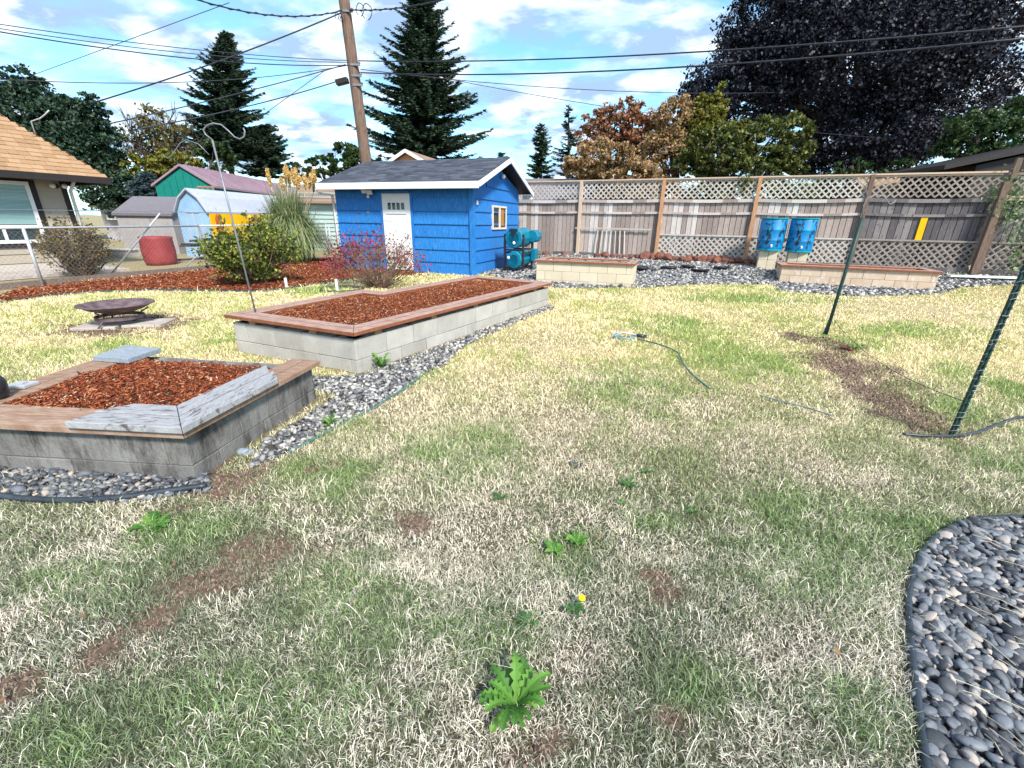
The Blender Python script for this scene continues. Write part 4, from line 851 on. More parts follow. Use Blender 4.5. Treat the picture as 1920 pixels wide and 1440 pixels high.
MB().bar(tb-dtt*0.05, end, 0.032, 0.006, up=(0, 1, 0)).bar(tb-dtt*0.05+Vector((0, 0.012, 0)), end+Vector((0, 0.012, 0)), 0.006, 0.03, up=(0, 1, 0)).build('pole', M_dkgreen, tp)
st_ = MB()
for k in range(26): st_.box(tb+dtt*(0.1+k*0.055)+Vector((0, -0.01, 0)), (0.012, 0.012, 0.012))
st_.build('stud', M_dkgreen, tp)
ms = MB()
for k in range(44):
    c = tb+dtt*(0.06+k*0.034); a = rng.uniform(0, 6); pts = [c+Vector((math.cos(a+t)*0.026, math.sin(a+t)*0.02, 0))+dtt*(t*0.009+rng.uniform(-0.003, 0.003)) for t in np.linspace(0, 2.4, 5)]; ms.tube(pts, 0.0016, 4)
    if k % 3 == 0: ms.tube([c, c+Vector((rng.uniform(-0.06, 0.06), rng.uniform(-0.04, 0.04), rng.uniform(-0.05, 0.05)))], 0.0014, 4)
ms.build('wire_mesh', M_galv, tp)
def wire(name, pts, r, m, lab, cat, group=None, n=6): return tag(MB().tube(pts, r, n).build(name, m, smooth=True), lab, cat, group)
a = AY(1562, 598, pb.y); b = AY(1806, 752, tb.y+0.02); wire('string', [a.lerp(b, t)-Vector((0, 0, 0.12*4*t*(1-t))) for t in np.linspace(0, 1, 12)], 0.0028, M_wire, 'thin string tied low between the two dark metal posts', 'string')
def gpath(pts, h=0.0, n=60):
    P = [G(*p) for p in pts]; o = []
    for i in range(len(P)-1):
        p0 = P[max(i-1, 0)]; p1 = P[i]; p2_ = P[i+1]; p3_ = P[min(i+2, len(P)-1)]
        for t in np.linspace(0, 1, 7)[:-1]:
            c = 0.5*((2*p1)+(p2_-p0)*t+(2*p0-5*p1+4*p2_-p3_)*t*t+(3*p1-p0-3*p2_+p3_)*t*t*t)
            o.append(c)
    o.append(P[-1])
    return [Vector((c.x, c.y, float(gzn(c.x, c.y))+h)) for c in o]
wire('drip_hose', gpath([(1690, 822), (1740, 826), (1795, 825), (1840, 815), (1880, 799), (1915, 790), (1990, 800)], 0.035), 0.010, M_edge, 'thick black drip hose lying across the foot of the wire wound post', 'hose')
wire('drip_hose', gpath([(-60, 930), (0, 936), (60, 943), (130, 945), (220, 941), (300, 930), (388, 917)], 0.025), 0.016, M_edge, 'thick black hose curving in front of the near stained planter', 'hose')
wire('garden_hose', gpath([(1196, 640), (1235, 650), (1268, 665), (1280, 688), (1300, 712), (1330, 736)], 0.03), 0.008, M_hose, 'green garden hose snaking from the sprinkler across the lawn', 'hose')
wire('garden_hose', gpath([(1425, 748), (1470, 760), (1510, 770), (1560, 786)], 0.028), 0.006, M_grey_hose, 'short grey green length of hose showing through the middle of the lawn', 'hose')
wire('lawn_edging', gpath([(1738, 1462), (1722, 1330), (1708, 1220), (1702, 1130), (1712, 1075), (1735, 1030), (1770, 1000), (1820, 980), (1880, 974), (1960, 972)], 0.015), 0.012, M_edge, 'black plastic edging curving round the river stone bed', 'edging')
wire('lawn_edging', gpath([(540, 853), (600, 820), (640, 798), (700, 768), (760, 731), (800, 700)], 0.012), 0.010, M_hose, 'dark green plastic edging between gravel strip and lawn beside the planters', 'edging')
wire('lawn_edging', gpath([(0, 569), (100, 555), (200, 548), (330, 546), (470, 548), (530, 544), (600, 533), (660, 525)], 0.02), 0.022, M_edge, 'black edging strip along the lawn side of the mulch bed', 'edging')
for (px, py, pt, lab) in ((538, 541, 521, 'short white stake in the grass beside the green shrub'), (633, 549, 523, 'short white stake in the grass beside the magenta shrub')):
    b = G(px, py); z = UP(b, pt); tag(MB().box((b.x, b.y, (b.z+z)/2-0.03), (0.045, 0.03, z-b.z+0.06)).build('marker_stake', M_white, bevel=0.003), lab, 'stake', 'white marker stakes')
# coil of black drip line behind the long planter
c = G(640, 546); pts = [Vector((c.x+math.cos(t)*(0.42+0.02*math.sin(3*t)), c.y+math.sin(t)*0.32, c.z+0.03+0.004*t)) for t in np.linspace(0, 9, 60)]
wire('drip_hose', pts, 0.010, M_edge, 'loose coil of thin black hose behind the long planter below the magenta shrub', 'hose')
# sprinkler
c = G(1175, 635); sp_ = empty('sprinkler', c, 'small blue lawn sprinkler lying on the grass at the end of the hose', 'sprinkler')
MB().tube([c+Vector((0.13*math.cos(t)-0.03, 0.07*math.sin(t), 0.035+0.02*math.sin(t))) for t in np.linspace(0, 2*PI, 20)], 0.010, 6).build('base_loop', M_sprink, sp_, smooth=True)
MB().tube([c+Vector((-0.16, 0, 0.03)), c+Vector((-0.05, 0.02, 0.075)), c+Vector((0.12, 0, 0.05))], 0.011, 8).build('spray_bar', M_galv, sp_, smooth=True)
MB().tube([c+Vector((0.12, 0, 0.045)), c+Vector((0.24, -0.02, 0.035))], 0.022, 10).build('hose_coupling', M_plastic, sp_, smooth=True)

# ------------------------------------------------------------------ chain link fence
CA = Vector((-10.6, 5.0)); CB = Vector((-7.9, 11.58)); CC = Vector((-6.60, 16.2)); CA = Vector((-9.48, 8.12))+(Vector((-9.48, 8.12))-CB).normalized()*2.6
cf = empty('chain_link_fence', (CB.x, CB.y, float(gz(*CB))), 'grey chain link fence with pipe rail along the left side of the yard', 'fence')
HT = 1.08
segs = [(CA, CB), (CB, CC)]
for a, b in segs:
    MB().tube([(a.x, a.y, float(gz(*a))+HT), (b.x, b.y, float(gz(*b))+HT)], 0.021, 8).build('top_rail', M_galv, cf, smooth=True)
    d = b-a; l = d.length; d.normalize(); mb = MB(); pit = 0.085; Hh = HT-0.08
    k = int((l+Hh)/pit)
    for i in range(k):
        for sg in (1, -1):
            c0 = -Hh+i*pit
            u0, v0, u1, v1 = (c0, 0, c0+Hh, Hh) if sg == 1 else (c0, Hh, c0+Hh, 0)
            if u0 < 0: v0 += (-u0)*sg; u0 = 0
            if u1 > l: v1 -= (u1-l)*sg; u1 = l
            if u1-u0 < 0.02: continue
            z = float(gz(*a))+0.06; p0 = a+d*u0; p1 = a+d*u1; mb.tube([(p0.x, p0.y, z+v0), (p1.x, p1.y, z+v1)], 0.0017, 3, cap=False)
    mb.build('wire_mesh', M_steel, cf)
    nP = int(l/2.4)
    for i in range(nP+1):
        p = a+d*(l*i/nP); z = float(gz(*p)); MB().tube([(p.x, p.y, z-0.05), (p.x, p.y, z+HT+0.02)], 0.028, 8).build('post', M_galv, cf, smooth=True)
    MB().tube([(a.x, a.y, float(gz(*a))+HT+0.32), (b.x, b.y, float(gz(*b))+HT+0.32)], 0.006, 5).build('top_wire', M_steel, cf)
p0 = Vector((*G(215, 520).xy, 0.1)); 
for (x0, y0, x1, y1) in ((205, 518, 300, 400), (340, 508, 400, 450), (556, 468, 590, 388)):
    g0 = G(x0, y0); v = AY(x1, y1, g0.y+0.5); MB().tube([g0, v], 0.018, 6).build('brace', M_galv, cf, smooth=True)
gp = G(645, 480); 
for px, py in ((590, 480), (622, 466)):
    b = Vector((*G(px, py+4).xy, 0.12)); b = Vector((b.x*0.93, b.y*0.93, 0.12)); z = UP(b, 424); MB().tube([b, (b.x, b.y, z)], 0.03, 8).build('post', M_galv, cf, smooth=True)
eg = MB(); pts = [G(*p) for p in ((-40, 548), (0, 544), (120, 532), (260, 518), (390, 506), (470, 497), (560, 486))]
for a, b in zip(pts, pts[1:]): eg.bar(a+Vector((0, 0, 0.05)), b+Vector((0, 0, 0.05)), 0.09, 0.13)
tag(eg.build('edging_timber', M_timber), 'low grey timber along the foot of the wire fence behind the mulch', 'timber')

# ------------------------------------------------------------------ foliage builders
QUAD = np.array([(-0.5, 0, 0), (0, -0.32, 0.05), (0.5, 0, 0), (0, 0.32, 0.05)]); QF = np.array([[0, 1, 2], [0, 2, 3]])
def leaves(P, size, var=0.35, droop=None):
    n = len(P); s = size*rng.lognormal(0, var, n); return scatter(QUAD, QF, P, rotmats(n), np.stack([s, s, s], 1))
def tree(name, lobes, Y, base_px, n, size, ml, label, group=None, depth=0.8, clump=0.16, fill=0.75, trunk_r=0.2, mb=None, cat='tree', twigs=0, zlow=None):
    L_ = []
    for px, py, rx, ry in lobes:
        c = AY(px, py, Y); a = AY(px+rx, py, Y); t = AY(px, py-ry, Y); L_.append((c, (a-c).length, (t-c).length))
    bx = AY(base_px, 440, Y).x; zb = float(gz(bx, min(Y, 18))); root = empty(name, (bx, Y, zb), label, cat, group)
    vol = np.array([r*r*h for _, r, h in L_]); vol = vol**0.75; vol /= vol.sum(); Ps = []
    for (c, r, h), w_ in zip(L_, vol):
        nl = int(n*w_); nc = max(14, int(nl/45))
        d = rng.normal(size=(nc, 3)); d /= np.linalg.norm(d, axis=1, keepdims=True); rr = rng.uniform(fill**3, 1, nc)**(1/3)
        cc = d*rr[:, None]*np.array([r, r*depth, h])+np.array(c[:])
        j = rng.integers(0, nc, nl); cs = clump*min(r, h)*rng.uniform(0.5, 1.6, nc)
        g = rng.normal(size=(nl, 3)); g /= np.linalg.norm(g, axis=1, keepdims=True); g *= rng.uniform(0.3, 1.25, (nl, 1))
        Ps.append(cc[j]+g*cs[j][:, None]*np.array([1.2, 1.2, 0.75]))
    P = np.concatenate(Ps)
    if zlow is not None: P = P[P[:, 2] > zlow]
    V, T = leaves(P, size, 0.22); npmesh('crown', V, T, ml, root)
    tk = MB(); cc = L_[0][0]; zt2 = cc.z
    base = Vector((bx, Y, zb)); tk.tube([base-Vector((0, 0, 0.1)), base.lerp(Vector((cc.x, Y, zt2)), 0.5)+Vector((0.1, 0, 0)), Vector((cc.x, Y, zt2))], [trunk_r, trunk_r*0.75, trunk_r*0.4], 8)
    for c, r, h in L_:
        st0 = base.lerp(Vector((cc.x, Y, zt2)), rng.uniform(0.35, 0.7))
        for k in range(4):
            e = c+Vector((rng.uniform(-0.6, 0.6)*r, rng.uniform(-0.5, 0.5)*r*depth, rng.uniform(-0.3, 0.7)*h)); tk.tube([st0, st0.lerp(e, 0.5)+Vector((0, 0, 0.08*h)), e], [trunk_r*0.35, trunk_r*0.2, trunk_r*0.06], 5)
    for k in range(twigs):
        c, r, h = L_[k % len(L_)]; s0 = base.lerp(Vector((cc.x, Y, zt2)), rng.uniform(0.45, 0.95)); e = c+Vector((rng.uniform(-1, 1)*r, rng.uniform(-0.6, 0.6)*r, rng.uniform(-0.2, 1.05)*h)); m_ = s0.lerp(e, 0.5)+Vector((0, 0, -0.06*h)); tk.tube([s0, m_, e], [0.05, 0.03, 0.012], 4, cap=False)
        for _ in range(5): q0 = m_.lerp(e, rng.uniform(0, 0.9)); tk.tube([q0, q0+Vector((rng.uniform(-0.3, 0.3), rng.uniform(-0.3, 0.3), rng.uniform(0.3, 0.9)))], [0.018, 0.008], 3, cap=False)
    tk.build('trunk', M_bark, root)
    return root
NEED = np.array([(0, -0.5, 0), (0.55, -0.22, -0.10), (1, 0, -0.05), (0.55, 0.22, -0.10), (0, 0.5, 0)])
def conifer(name, px, pyt, pyb, wpx, Y, label, m=M_fir, group=None, nb=150, per=38, jag=0.3, sweep=0.25, bare=0.06, size=0.5, power=0.8, px_top=None):
    bx = AY(px, pyb, Y); tp_ = AY(px_top or px, pyt, Y); zb = float(gz(bx.x, min(Y, 18))); Rm = (AY(px+wpx, pyb, Y)-AY(px, pyb, Y)).length
    zl = bx.z; root = empty(name, (bx.x, Y, zb), label, 'tree', group); hgt = tp_.z-zl
    lean = (tp_.x-bx.x)
    Ps = []; Dr = []; Ss = []; br = MB()
    for i in range(nb):
        t = (i+rng.uniform(0, 1))/nb; t = t**0.85; h = t*0.985
        rl = Rm*(1-h)**power*rng.uniform(1-jag, 1+jag*0.5)+0.12; az = rng.uniform(0, 2*PI)
        z0 = zl+h*hgt; x0 = bx.x+lean*h; k = max(6, int(per*(0.25+rl/Rm)))
        u = np.sort(rng.uniform(0.08, 1, k)); up = 0.25*(h)+0.05
        drop = -0.22*u+sweep*u*u+up*u
        bxp = x0+np.cos(az)*rl*u; byp = Y+np.sin(az)*rl*u; bz = z0+drop*rl
        br.tube([(x0, Y, z0), (x0+math.cos(az)*rl*0.5, Y+math.sin(az)*rl*0.5, z0+(-0.11+sweep*0.25+up*0.5)*rl), (x0+math.cos(az)*rl*0.95, Y+math.sin(az)*rl*0.95, z0+(-0.22*0.95+sweep*0.9+up*0.95)*rl)], [0.035, 0.022, 0.006], 3, cap=False)
        sd = rng.choice([-1, 1], k)*rng.uniform(0.15, 1.15, k); da = az+sd; ln = size*(0.35+0.75*(1-u))*(0.5+0.6*rl/Rm)*rng.uniform(0.7, 1.3, k)
        Ps.append(np.stack([bxp, byp, bz+rng.uniform(-0.04, 0.04, k)], 1)); dz = rng.uniform(-0.35, 0.35, k)
        D = np.stack([np.cos(da), np.sin(da), dz], 1); D /= np.linalg.norm(D, axis=1, keepdims=True); Dr.append(D); Ss.append(ln)
    P = np.concatenate(Ps); D = np.concatenate(Dr); S = np.concatenate(Ss); n = len(P)
    q = rng.normal(size=(n, 3))*0.5+np.array([0, 0, 1]); Yv = np.cross(q, D); Yv /= np.linalg.norm(Yv, axis=1, keepdims=True); Zv = np.cross(D, Yv)
    Rm_ = np.stack([D, Yv, Zv], 2); T5 = np.array([[0, 1, 2], [0, 2, 3], [0, 3, 4]])
    V, T = scatter(NEED, T5, P, Rm_, np.stack([S, S*0.42, S], 1)); npmesh('crown', V, T, m, root)
    br.tube([(bx.x, Y, zb-0.1), (bx.x+lean*0.2, Y, zl+hgt*0.3), (tp_.x, Y, tp_.z-0.05)], [0.02*hgt+0.08, 0.013*hgt+0.05, 0.02], 8); br.build('trunk', M_bark, root)
    return root
conifer('fir_tree', 793, -55, 312, 118, 34, 'tall dark fir behind the peach house, its tip above the picture', nb=420, per=110, size=0.66, jag=0.45)
conifer('fir_tree', 425, 58, 300, 92, 36, 'tall pointed fir between the bare tree and the utility pole', nb=400, per=105, size=0.62, jag=0.45)
conifer('fir_tree', 500, 232, 330, 62, 37, 'shorter bushy fir at the right foot of the tall pointed fir', nb=150, per=70, size=0.6)
conifer('fir_tree', 1014, 232, 335, 27, 30, 'small slim fir just right of the shed gable', nb=90, per=34, size=0.34, power=0.6, jag=0.5)
conifer('fir_tree', 1066, 196, 335, 42, 31, 'thin open fir beside the red brown tree', nb=80, per=30, size=0.34, jag=0.6)
conifer('fir_tree', 942, 286, 320, 26, 33, 'tip of a small fir above the shed ridge', nb=40, per=12, size=0.5)
conifer('spruce_tree', 275, 322, 372, 34, 24, 'small blue grey spruce in front of the teal barn', m=M_spruce, nb=80, per=26, size=0.45)
tree('pine_tree', [(60, 215, 72, 62), (40, 165, 42, 38), (130, 235, 60, 55), (110, 290, 90, 60), (185, 270, 40, 55), (200, 350, 45, 55), (165, 205, 35, 28)], 24, 110, 52000, 0.15, M_fir2, 'massive dark pine behind the tan roofed house', clump=0.17, fill=0.55, trunk_r=0.3)
tree('bare_tree', [(290, 245, 55, 45), (330, 270, 45, 45), (250, 285, 30, 40)], 27, 300, 1500, 0.20, M_sparse, 'half bare tree with sparse brown leaves beyond the barn', clump=0.3, fill=0.4, trunk_r=0.14, twigs=60)
tree('leafy_tree', [(265, 320, 45, 32), (320, 310, 50, 28), (225, 350, 30, 30)], 25, 280, 6500, 0.20, M_yelgreen, 'low yellow green tree between the pine and the teal barn')
tree('leafy_tree', [(600, 312, 30, 22), (650, 300, 42, 30), (560, 322, 28, 18), (690, 312, 30, 20)], 40, 640, 7000, 0.28, M_mid, 'rounded green trees beyond the pampas grass, left of the utility pole')
tree('leafy_tree', [(395, 300, 40, 35), (360, 320, 30, 20)], 33, 390, 3500, 0.24, M_mid, 'dark leafy tree below the tall pointed fir')
tree('maple_tree', [(1610, 110, 230, 130), (1480, 40, 130, 110), (1740, 50, 170, 120), (1400, 170, 125, 75), (1330, 190, 62, 50), (1620, 250, 150, 80), (1790, 170, 110, 110), (1540, -60, 170, 80), (1690, 290, 70, 45), (1560, 300, 80, 50), (1450, 110, 120, 80)], 22, 1600, 185000, 0.125, M_maple, 'huge dark purple leaved maple towering over the right of the fence', clump=0.17, fill=0.6, trunk_r=0.4, depth=0.55)
tree('leafy_tree', [(1165, 235, 62, 42), (1115, 260, 38, 52), (1210, 260, 45, 45), (1180, 205, 30, 22)], 20, 1160, 8500, 0.13, M_autumn, 'open red brown tree in autumn colour beside the thin fir', fill=0.35, clump=0.22)
tree('leafy_tree', [(1130, 300, 68, 34), (1160, 318, 80, 22), (1090, 318, 40, 20), (1200, 365, 90, 35)], 18, 1130, 22000, 0.115, M_autumn2, 'low tan orange shrub tree just above the fence below the red brown tree', clump=0.2)
tree('leafy_tree', [(1265, 225, 42, 42), (1240, 290, 50, 48), (1300, 260, 40, 50)], 19, 1265, 13000, 0.12, M_autumn2, 'tan orange leaved tree touching the purple maple', clump=0.2)
tree('leafy_tree', [(1325, 225, 28, 45), (1350, 195, 12, 45), (1312, 195, 9, 26), (1378, 250, 16, 28)], 18.5, 1335, 5500, 0.12, M_yelgreen, 'slim yellow green tree with upright shoots in front of the maple', clump=0.3)
hedge = tree('hedge_tree', [(1345, 280, 62, 52), (1420, 275, 60, 55), (1485, 265, 42, 60), (1300, 310, 40, 30), (1400, 320, 110, 20), (1400, 375, 125, 40)], 17.2, 1400, 34000, 0.12, M_green, 'dense dark to yellow green tree resting on the fence top', clump=0.16, fill=0.7)
tree('leafy_tree', [(1595, 312, 32, 16), (1700, 318, 45, 16), (1600, 365, 80, 40), (1740, 360, 80, 35)], 19.0, 1640, 7000, 0.15, M_mid, 'low green bushes under the purple maple behind the fence', clump=0.3)
tree('cedar_tree', [(1830, 255, 70, 42), (1900, 225, 60, 40), (1880, 290, 70, 30), (1790, 290, 40, 25)], 17.0, 1850, 9000, 0.13, M_mid, 'loose feathery green tree at the right edge beside the purple maple', clump=0.22, fill=0.4)
hv = fp(2*2.44-0.35, 0.0, 2.5)
npmesh('foliage', *leaves(np.array(hv[:])+rng.normal(0, 0.11, (260, 3)), 0.05), M_green, hedge)

# shrubs in the yard
def shrub(name, bpx, pyt, rx, n, size, ml, label, stems=34, mt=M_twig, h0=0.12, yaw=0, cat='shrub', spread=1.0, round_=1.0, tipfrac=0.45):
    b = G(*bpx); zt3 = UP(b, pyt); Hh = zt3-b.z; R_ = (AY(bpx[0]+rx, bpx[1]-40, b.y)-AY(bpx[0], bpx[1]-40, b.y)).length
    root = empty(name, b, label, cat); mb = MB(); Ps = []
    for i in range(stems):
        az = rng.uniform(0, 2*PI); rr = R_*math.sqrt(rng.uniform(0.02, 1)); hh = Hh*(math.sqrt(max(0.05, 1-(rr/R_)**2*0.75))*rng.uniform(0.7, 1.02))
        e = b+Vector((math.cos(az)*rr, math.sin(az)*rr*0.8, hh)); m_ = b+Vector((math.cos(az)*rr*0.55, math.sin(az)*rr*0.5, hh*0.42))
        s0 = b+Vector((math.cos(az)*0.07, math.sin(az)*0.07, -0.02)); pts = [s0, s0.lerp(m_, 0.5)+Vector((0, 0, 0.02)), m_, m_.lerp(e, 0.5)+Vector((0, 0, 0.03)), e]
        mb.tube(pts, [0.013, 0.011, 0.008, 0.006, 0.003], 4, cap=False)
        for k in range(5):
            t = rng.uniform(0.35, 0.95); q0 = m_.lerp(e, t*1.0) if rng.uniform() < 0.7 else s0.lerp(m_, t)
            q1 = q0+Vector((rng.uniform(-1, 1), rng.uniform(-1, 1), rng.uniform(-0.1, 0.9)))*0.24*Hh; mb.tube([q0, q1], [0.005, 0.002], 3, cap=False)
            kk = int(n/stems/6); tt_ = rng.uniform(0.2, 1.1, (kk, 1)); Ps.append(np.array(q0[:])*(1-tt_)+np.array(q1[:])*tt_+rng.normal(0, 0.035*Hh, (kk, 3)))
        kk = int(n/stems/6); tt_ = rng.uniform(tipfrac, 1.05, (kk, 1)); Ps.append(np.array(m_[:])*(1-tt_)+np.array(e[:])*tt_+rng.normal(0, 0.04*Hh, (kk, 3)))
    mb.build('stems', mt, root); P = np.concatenate(Ps); P = P[P[:, 2] > b.z+h0*Hh]
    V, T = leaves(P, size, 0.3); npmesh('foliage', V, T, ml, root); return root
shrub('green_shrub', (484, 533), 405, 84, 10500, 0.058, M_shrub, 'rounded yellow green leafy shrub in the mulch bed', stems=80, h0=0.10)
rs_ = shrub('magenta_shrub', (712, 540), 430, 92, 1100, 0.045, M_redshrub, 'open twiggy shrub with magenta leaves in front of the shed door', stems=75, h0=0.3, tipfrac=0.6)
b = G(712, 540)
P_ = np.concatenate([np.array([b.x+dx, b.y, b.z+dz])+rng.normal(0, 1, (k, 3))*np.array([0.16, 0.2, 0.12]) for dx, dz, k in ((-0.72, 0.55, 240), (-0.55, 0.8, 240), (-0.8, 0.45, 120), (0.75, 0.45, 130), (0.0, 0.95, 60), (-0.3, 0.9, 120))])
npmesh('foliage', *leaves(P_, 0.055, 0.3), M_redshrub, rs_)
npmesh('foliage', *leaves(np.array([b.x+0.1, b.y, b.z+0.55])+rng.normal(0, 1, (700, 3))*np.array([0.42, 0.3, 0.3]), 0.045, 0.3), M_olive, rs_)
shrub('bramble_bush', (160, 522), 408, 60, 5200, 0.045, M_olive, 'tangled brown green bramble growing on the wire fence by the tan roofed house', stems=70, h0=0.1)

# pampas grass
b = Vector((-6.75, 13.9, 0.14)); pg = empty('pampas_grass', b, 'large pampas grass clump with golden plumes behind the green shrub', 'pampas grass')
nbl = 3400; mbV = []; mbF = []
az = rng.uniform(0, 2*PI, nbl); ht = rng.uniform(1.2, 2.05, nbl); rad_ = rng.uniform(0.35, 1.25, nbl); tpts = np.linspace(0, 1, 7)
x0 = b.x+rng.normal(0, 0.15, nbl); y0 = b.y+rng.normal(0, 0.15, nbl); V = np.empty((nbl, 14, 3))
for j, t in enumerate(tpts):
    rr = rad_*t**1.4; z = 0.14+ht*(1.55*t-1.15*t**2.6*(rad_/1.0)); z = np.maximum(z, 0.15); wv = 0.013*(1-t)+0.003
    cxp = x0+np.cos(az)*rr; cyp = y0+np.sin(az)*rr; V[:, 2*j] = np.stack([cxp-np.sin(az)*wv, cyp+np.cos(az)*wv, z], 1); V[:, 2*j+1] = np.stack([cxp+np.sin(az)*wv, cyp-np.cos(az)*wv, z], 1)
Fq = np.concatenate([[[2*j, 2*j+1, 2*j+3, 2*j+2]] for j in range(6)]); idx = Fq[None]+(np.arange(nbl)*14)[:, None, None]
npmesh('leaf_blades', V.reshape(-1, 3), idx.reshape(-1, 4), M_pampas, pg)
for (px, py, pyb2, lx) in ((500, 316, 350, 508), (526, 334, 358, 532), (534, 314, 350, 538), (541, 322, 352, 544), (548, 318, 348, 552), (554, 316, 350, 556), (560, 330, 355, 560), (571, 328, 356, 573), (583, 326, 354, 580), (588, 318, 345, 585), (592, 332, 360, 588), (535, 309, 335, 538)):
    Yp = b.y+rng.uniform(-0.5, 0.5); t0 = AY(px, py, Yp); t1 = AY(lx, pyb2, Yp); nl = 700
    t = rng.uniform(0, 1, nl)[:, None]; wd_ = 0.045*np.sin(np.clip(t*0.9+0.12, 0, 1)*PI)+0.008
    P = np.array(t0[:])*(1-t)+np.array(t1[:])*t+rng.normal(0, 1, (nl, 3))*wd_*0.6
    pl_ = npmesh('plume', *leaves(P, 0.04, 0.3), M_plume, pg)
    mbp = MB().tube([t0, t1, Vector((b.x+(t1.x-b.x)*0.3, b.y, 0.9)), Vector((b.x, b.y, 0.2))], 0.008, 4); mbp.build('plume_stalk', M_straw, pg)

# ------------------------------------------------------------------ weeds, flower, straw
def rosette(px, py, r, nl, m, label, upr=0.5, jag=True, group=None, name='weed', flower=False, off=(0, 0), wf=0.10):
    c = G(px, py); c.z = float(gzn(c.x, c.y))+0.004; vs = []; fs = []
    for k in range(nl):
        a = k*2.399+rng.uniform(-0.3, 0.3); l = r*rng.uniform(0.6, 1.1); el = upr*rng.uniform(0.4, 1.5); w0 = l*(wf if jag else 0.16); n = 13 if jag else 5
        D = Vector((math.cos(a), math.sin(a), 0)); S_ = Vector((-D.y, D.x, 0)); b0 = len(vs); tw = rng.uniform(-0.25, 0.25)
        for i in range(n):
            t = i/(n-1); z = math.sin(t*PI*0.62)*l*el; wv = w0*(0.25+1.3*math.sin(min(t*1.15, 1)*PI*0.80)**1.1) if t < 1 else 0.0
            if jag and 0 < i < n-1: wv *= 1.45 if i % 2 else 0.5
            p = c+D*(l*t*math.cos(el*0.5))+Vector((0, 0, z+0.004)); up = Vector((0, 0, wv*0.35))
            vs += [p-S_*wv+up, p, p+S_*wv+up]
        for i in range(n-1):
            q = b0+3*i; fs += [(q, q+3, q+4, q+1), (q+1, q+4, q+5, q+2)]
    mb = MB(); mb.v = [tuple(v) for v in vs]; mb.f = fs; mb.mi = [0]*len(fs)
    if flower:
        root = empty(name, c, label, 'weed', group); mb.build('leaves', m, root)
        f = c+Vector((off[0], off[1], 0.05)); MB().tube([c, c.lerp(f, 0.5)+Vector((0, 0, 0.01)), f], 0.002, 5).build('stalk', M_weed_d, root); MB().lathe([(0.004, 0), (0.014, 0.006), (0.012, 0.012), (0.004, 0.013)], f, 12).build('flower', M_yflower, root); return root
    return tag(mb.build(name, m), label, 'weed', group)
rosette(966, 1325, 0.125, 26, M_weed, 'large bright green dandelion rosette at the bottom of the lawn', upr=0.5, wf=0.078)
rosette(985, 1172, 0.05, 8, M_weed_d, 'small green weed just above the large dandelion rosette')
rosette(1040, 1040, 0.06, 10, M_weed, 'leafy green weed in the middle of the lawn, left of a similar one', upr=0.5, jag=False)
rosette(1082, 1022, 0.065, 10, M_weed, 'leafy green weed in the middle of the lawn, right of a similar one', upr=0.5, jag=False)
rosette(1075, 1148, 0.05, 9, M_weed_d, 'low green weed with one small yellow flower in the lawn', flower=True, off=(0.03, 0.01))
rosette(1178, 916, 0.06, 10, M_weed_d, 'flat green weed in the dry grass, largest of the scattered ones')
rosette(1210, 890, 0.045, 8, M_weed_d, 'flat green weed behind the largest scattered one')
rosette(1165, 948, 0.04, 7, M_weed, 'tiny green weed in front of the largest scattered one')
rosette(940, 938, 0.05, 9, M_weed_d, 'small green weed in a pale dry patch of lawn')
rosette(292, 990, 0.10, 14, M_weed, 'bright green rosette below the black hose at left', upr=0.3)
rosette(715, 692, 0.12, 12, M_weed, 'green weed growing in the gravel at the near corner of the long planter', upr=0.8)
rosette(620, 800, 0.08, 10, M_weed, 'green tuft against the edging beside the gravel strip', upr=0.9)
rosette(1295, 968, 0.05, 8, M_weed_d, 'small green weed left of the greener lawn patch')
rosette(1600, 660, 0.10, 9, M_weed, 'pale green weed on the bare soil beside the dark metal post', upr=0.6)
rosette(1080, 875, 0.05, 8, mat('dead_weed', [(0.03, 0.035, 0.045), (0.08, 0.085, 0.09)], 'noise', 9), 'small dark dead weed in the pale middle of the lawn', upr=0.3)
for (px, py, lab) in ((240, 668, None),): pass
for (px, py, z, lab) in ((985//1, 0, 0, None),): pass
# loose straws over the stones and dry stems
sm_ = MB()
for i in range(46):
    x = rng.uniform(1.25, 2.5); y = rng.uniform(0.8, 1.75)
    if not inpoly(np.array([x]), np.array([y]), BED)[0]: continue
    a = rng.normal(-0.9, 0.35); l = rng.uniform(0.05, 0.16); z = float(gzn(x, y))+0.045; sm_.tube([(x, y, z), (x+math.cos(a)*l*0.5, y+math.sin(a)*l*0.5, z+0.008), (x+math.cos(a)*l, y+math.sin(a)*l, z-0.004)], 0.0013, 4)
tag(sm_.build('dry_straw', M_straw), 'loose pale grass stems scattered over the river stones', 'straw', kind='stuff')
xl = rng.uniform(-4.5, 7, 420); yl = rng.uniform(0.9, 11, 420); kk_ = np.ones(420, bool)
for P in (P1, P2, BED, MULCH): kk_ &= ~inpoly(xl, yl, P)
xl, yl = xl[kk_], yl[kk_]
V_, T_ = scatter(QUAD, QF, np.stack([xl, yl, gzn(xl, yl)+0.022], 1), rotmats(len(xl), False, 0.6), np.repeat(rng.uniform(0.015, 0.035, (len(xl), 1)), 3, 1))
tag(npmesh('fallen_leaves', V_, T_, leafmat('fallen_leaf', [(0.12, 0.06, 0.03), (0.30, 0.17, 0.08), (0.42, 0.30, 0.14)])), 'small dry brown leaves scattered over the lawn', 'leaves', kind='stuff')
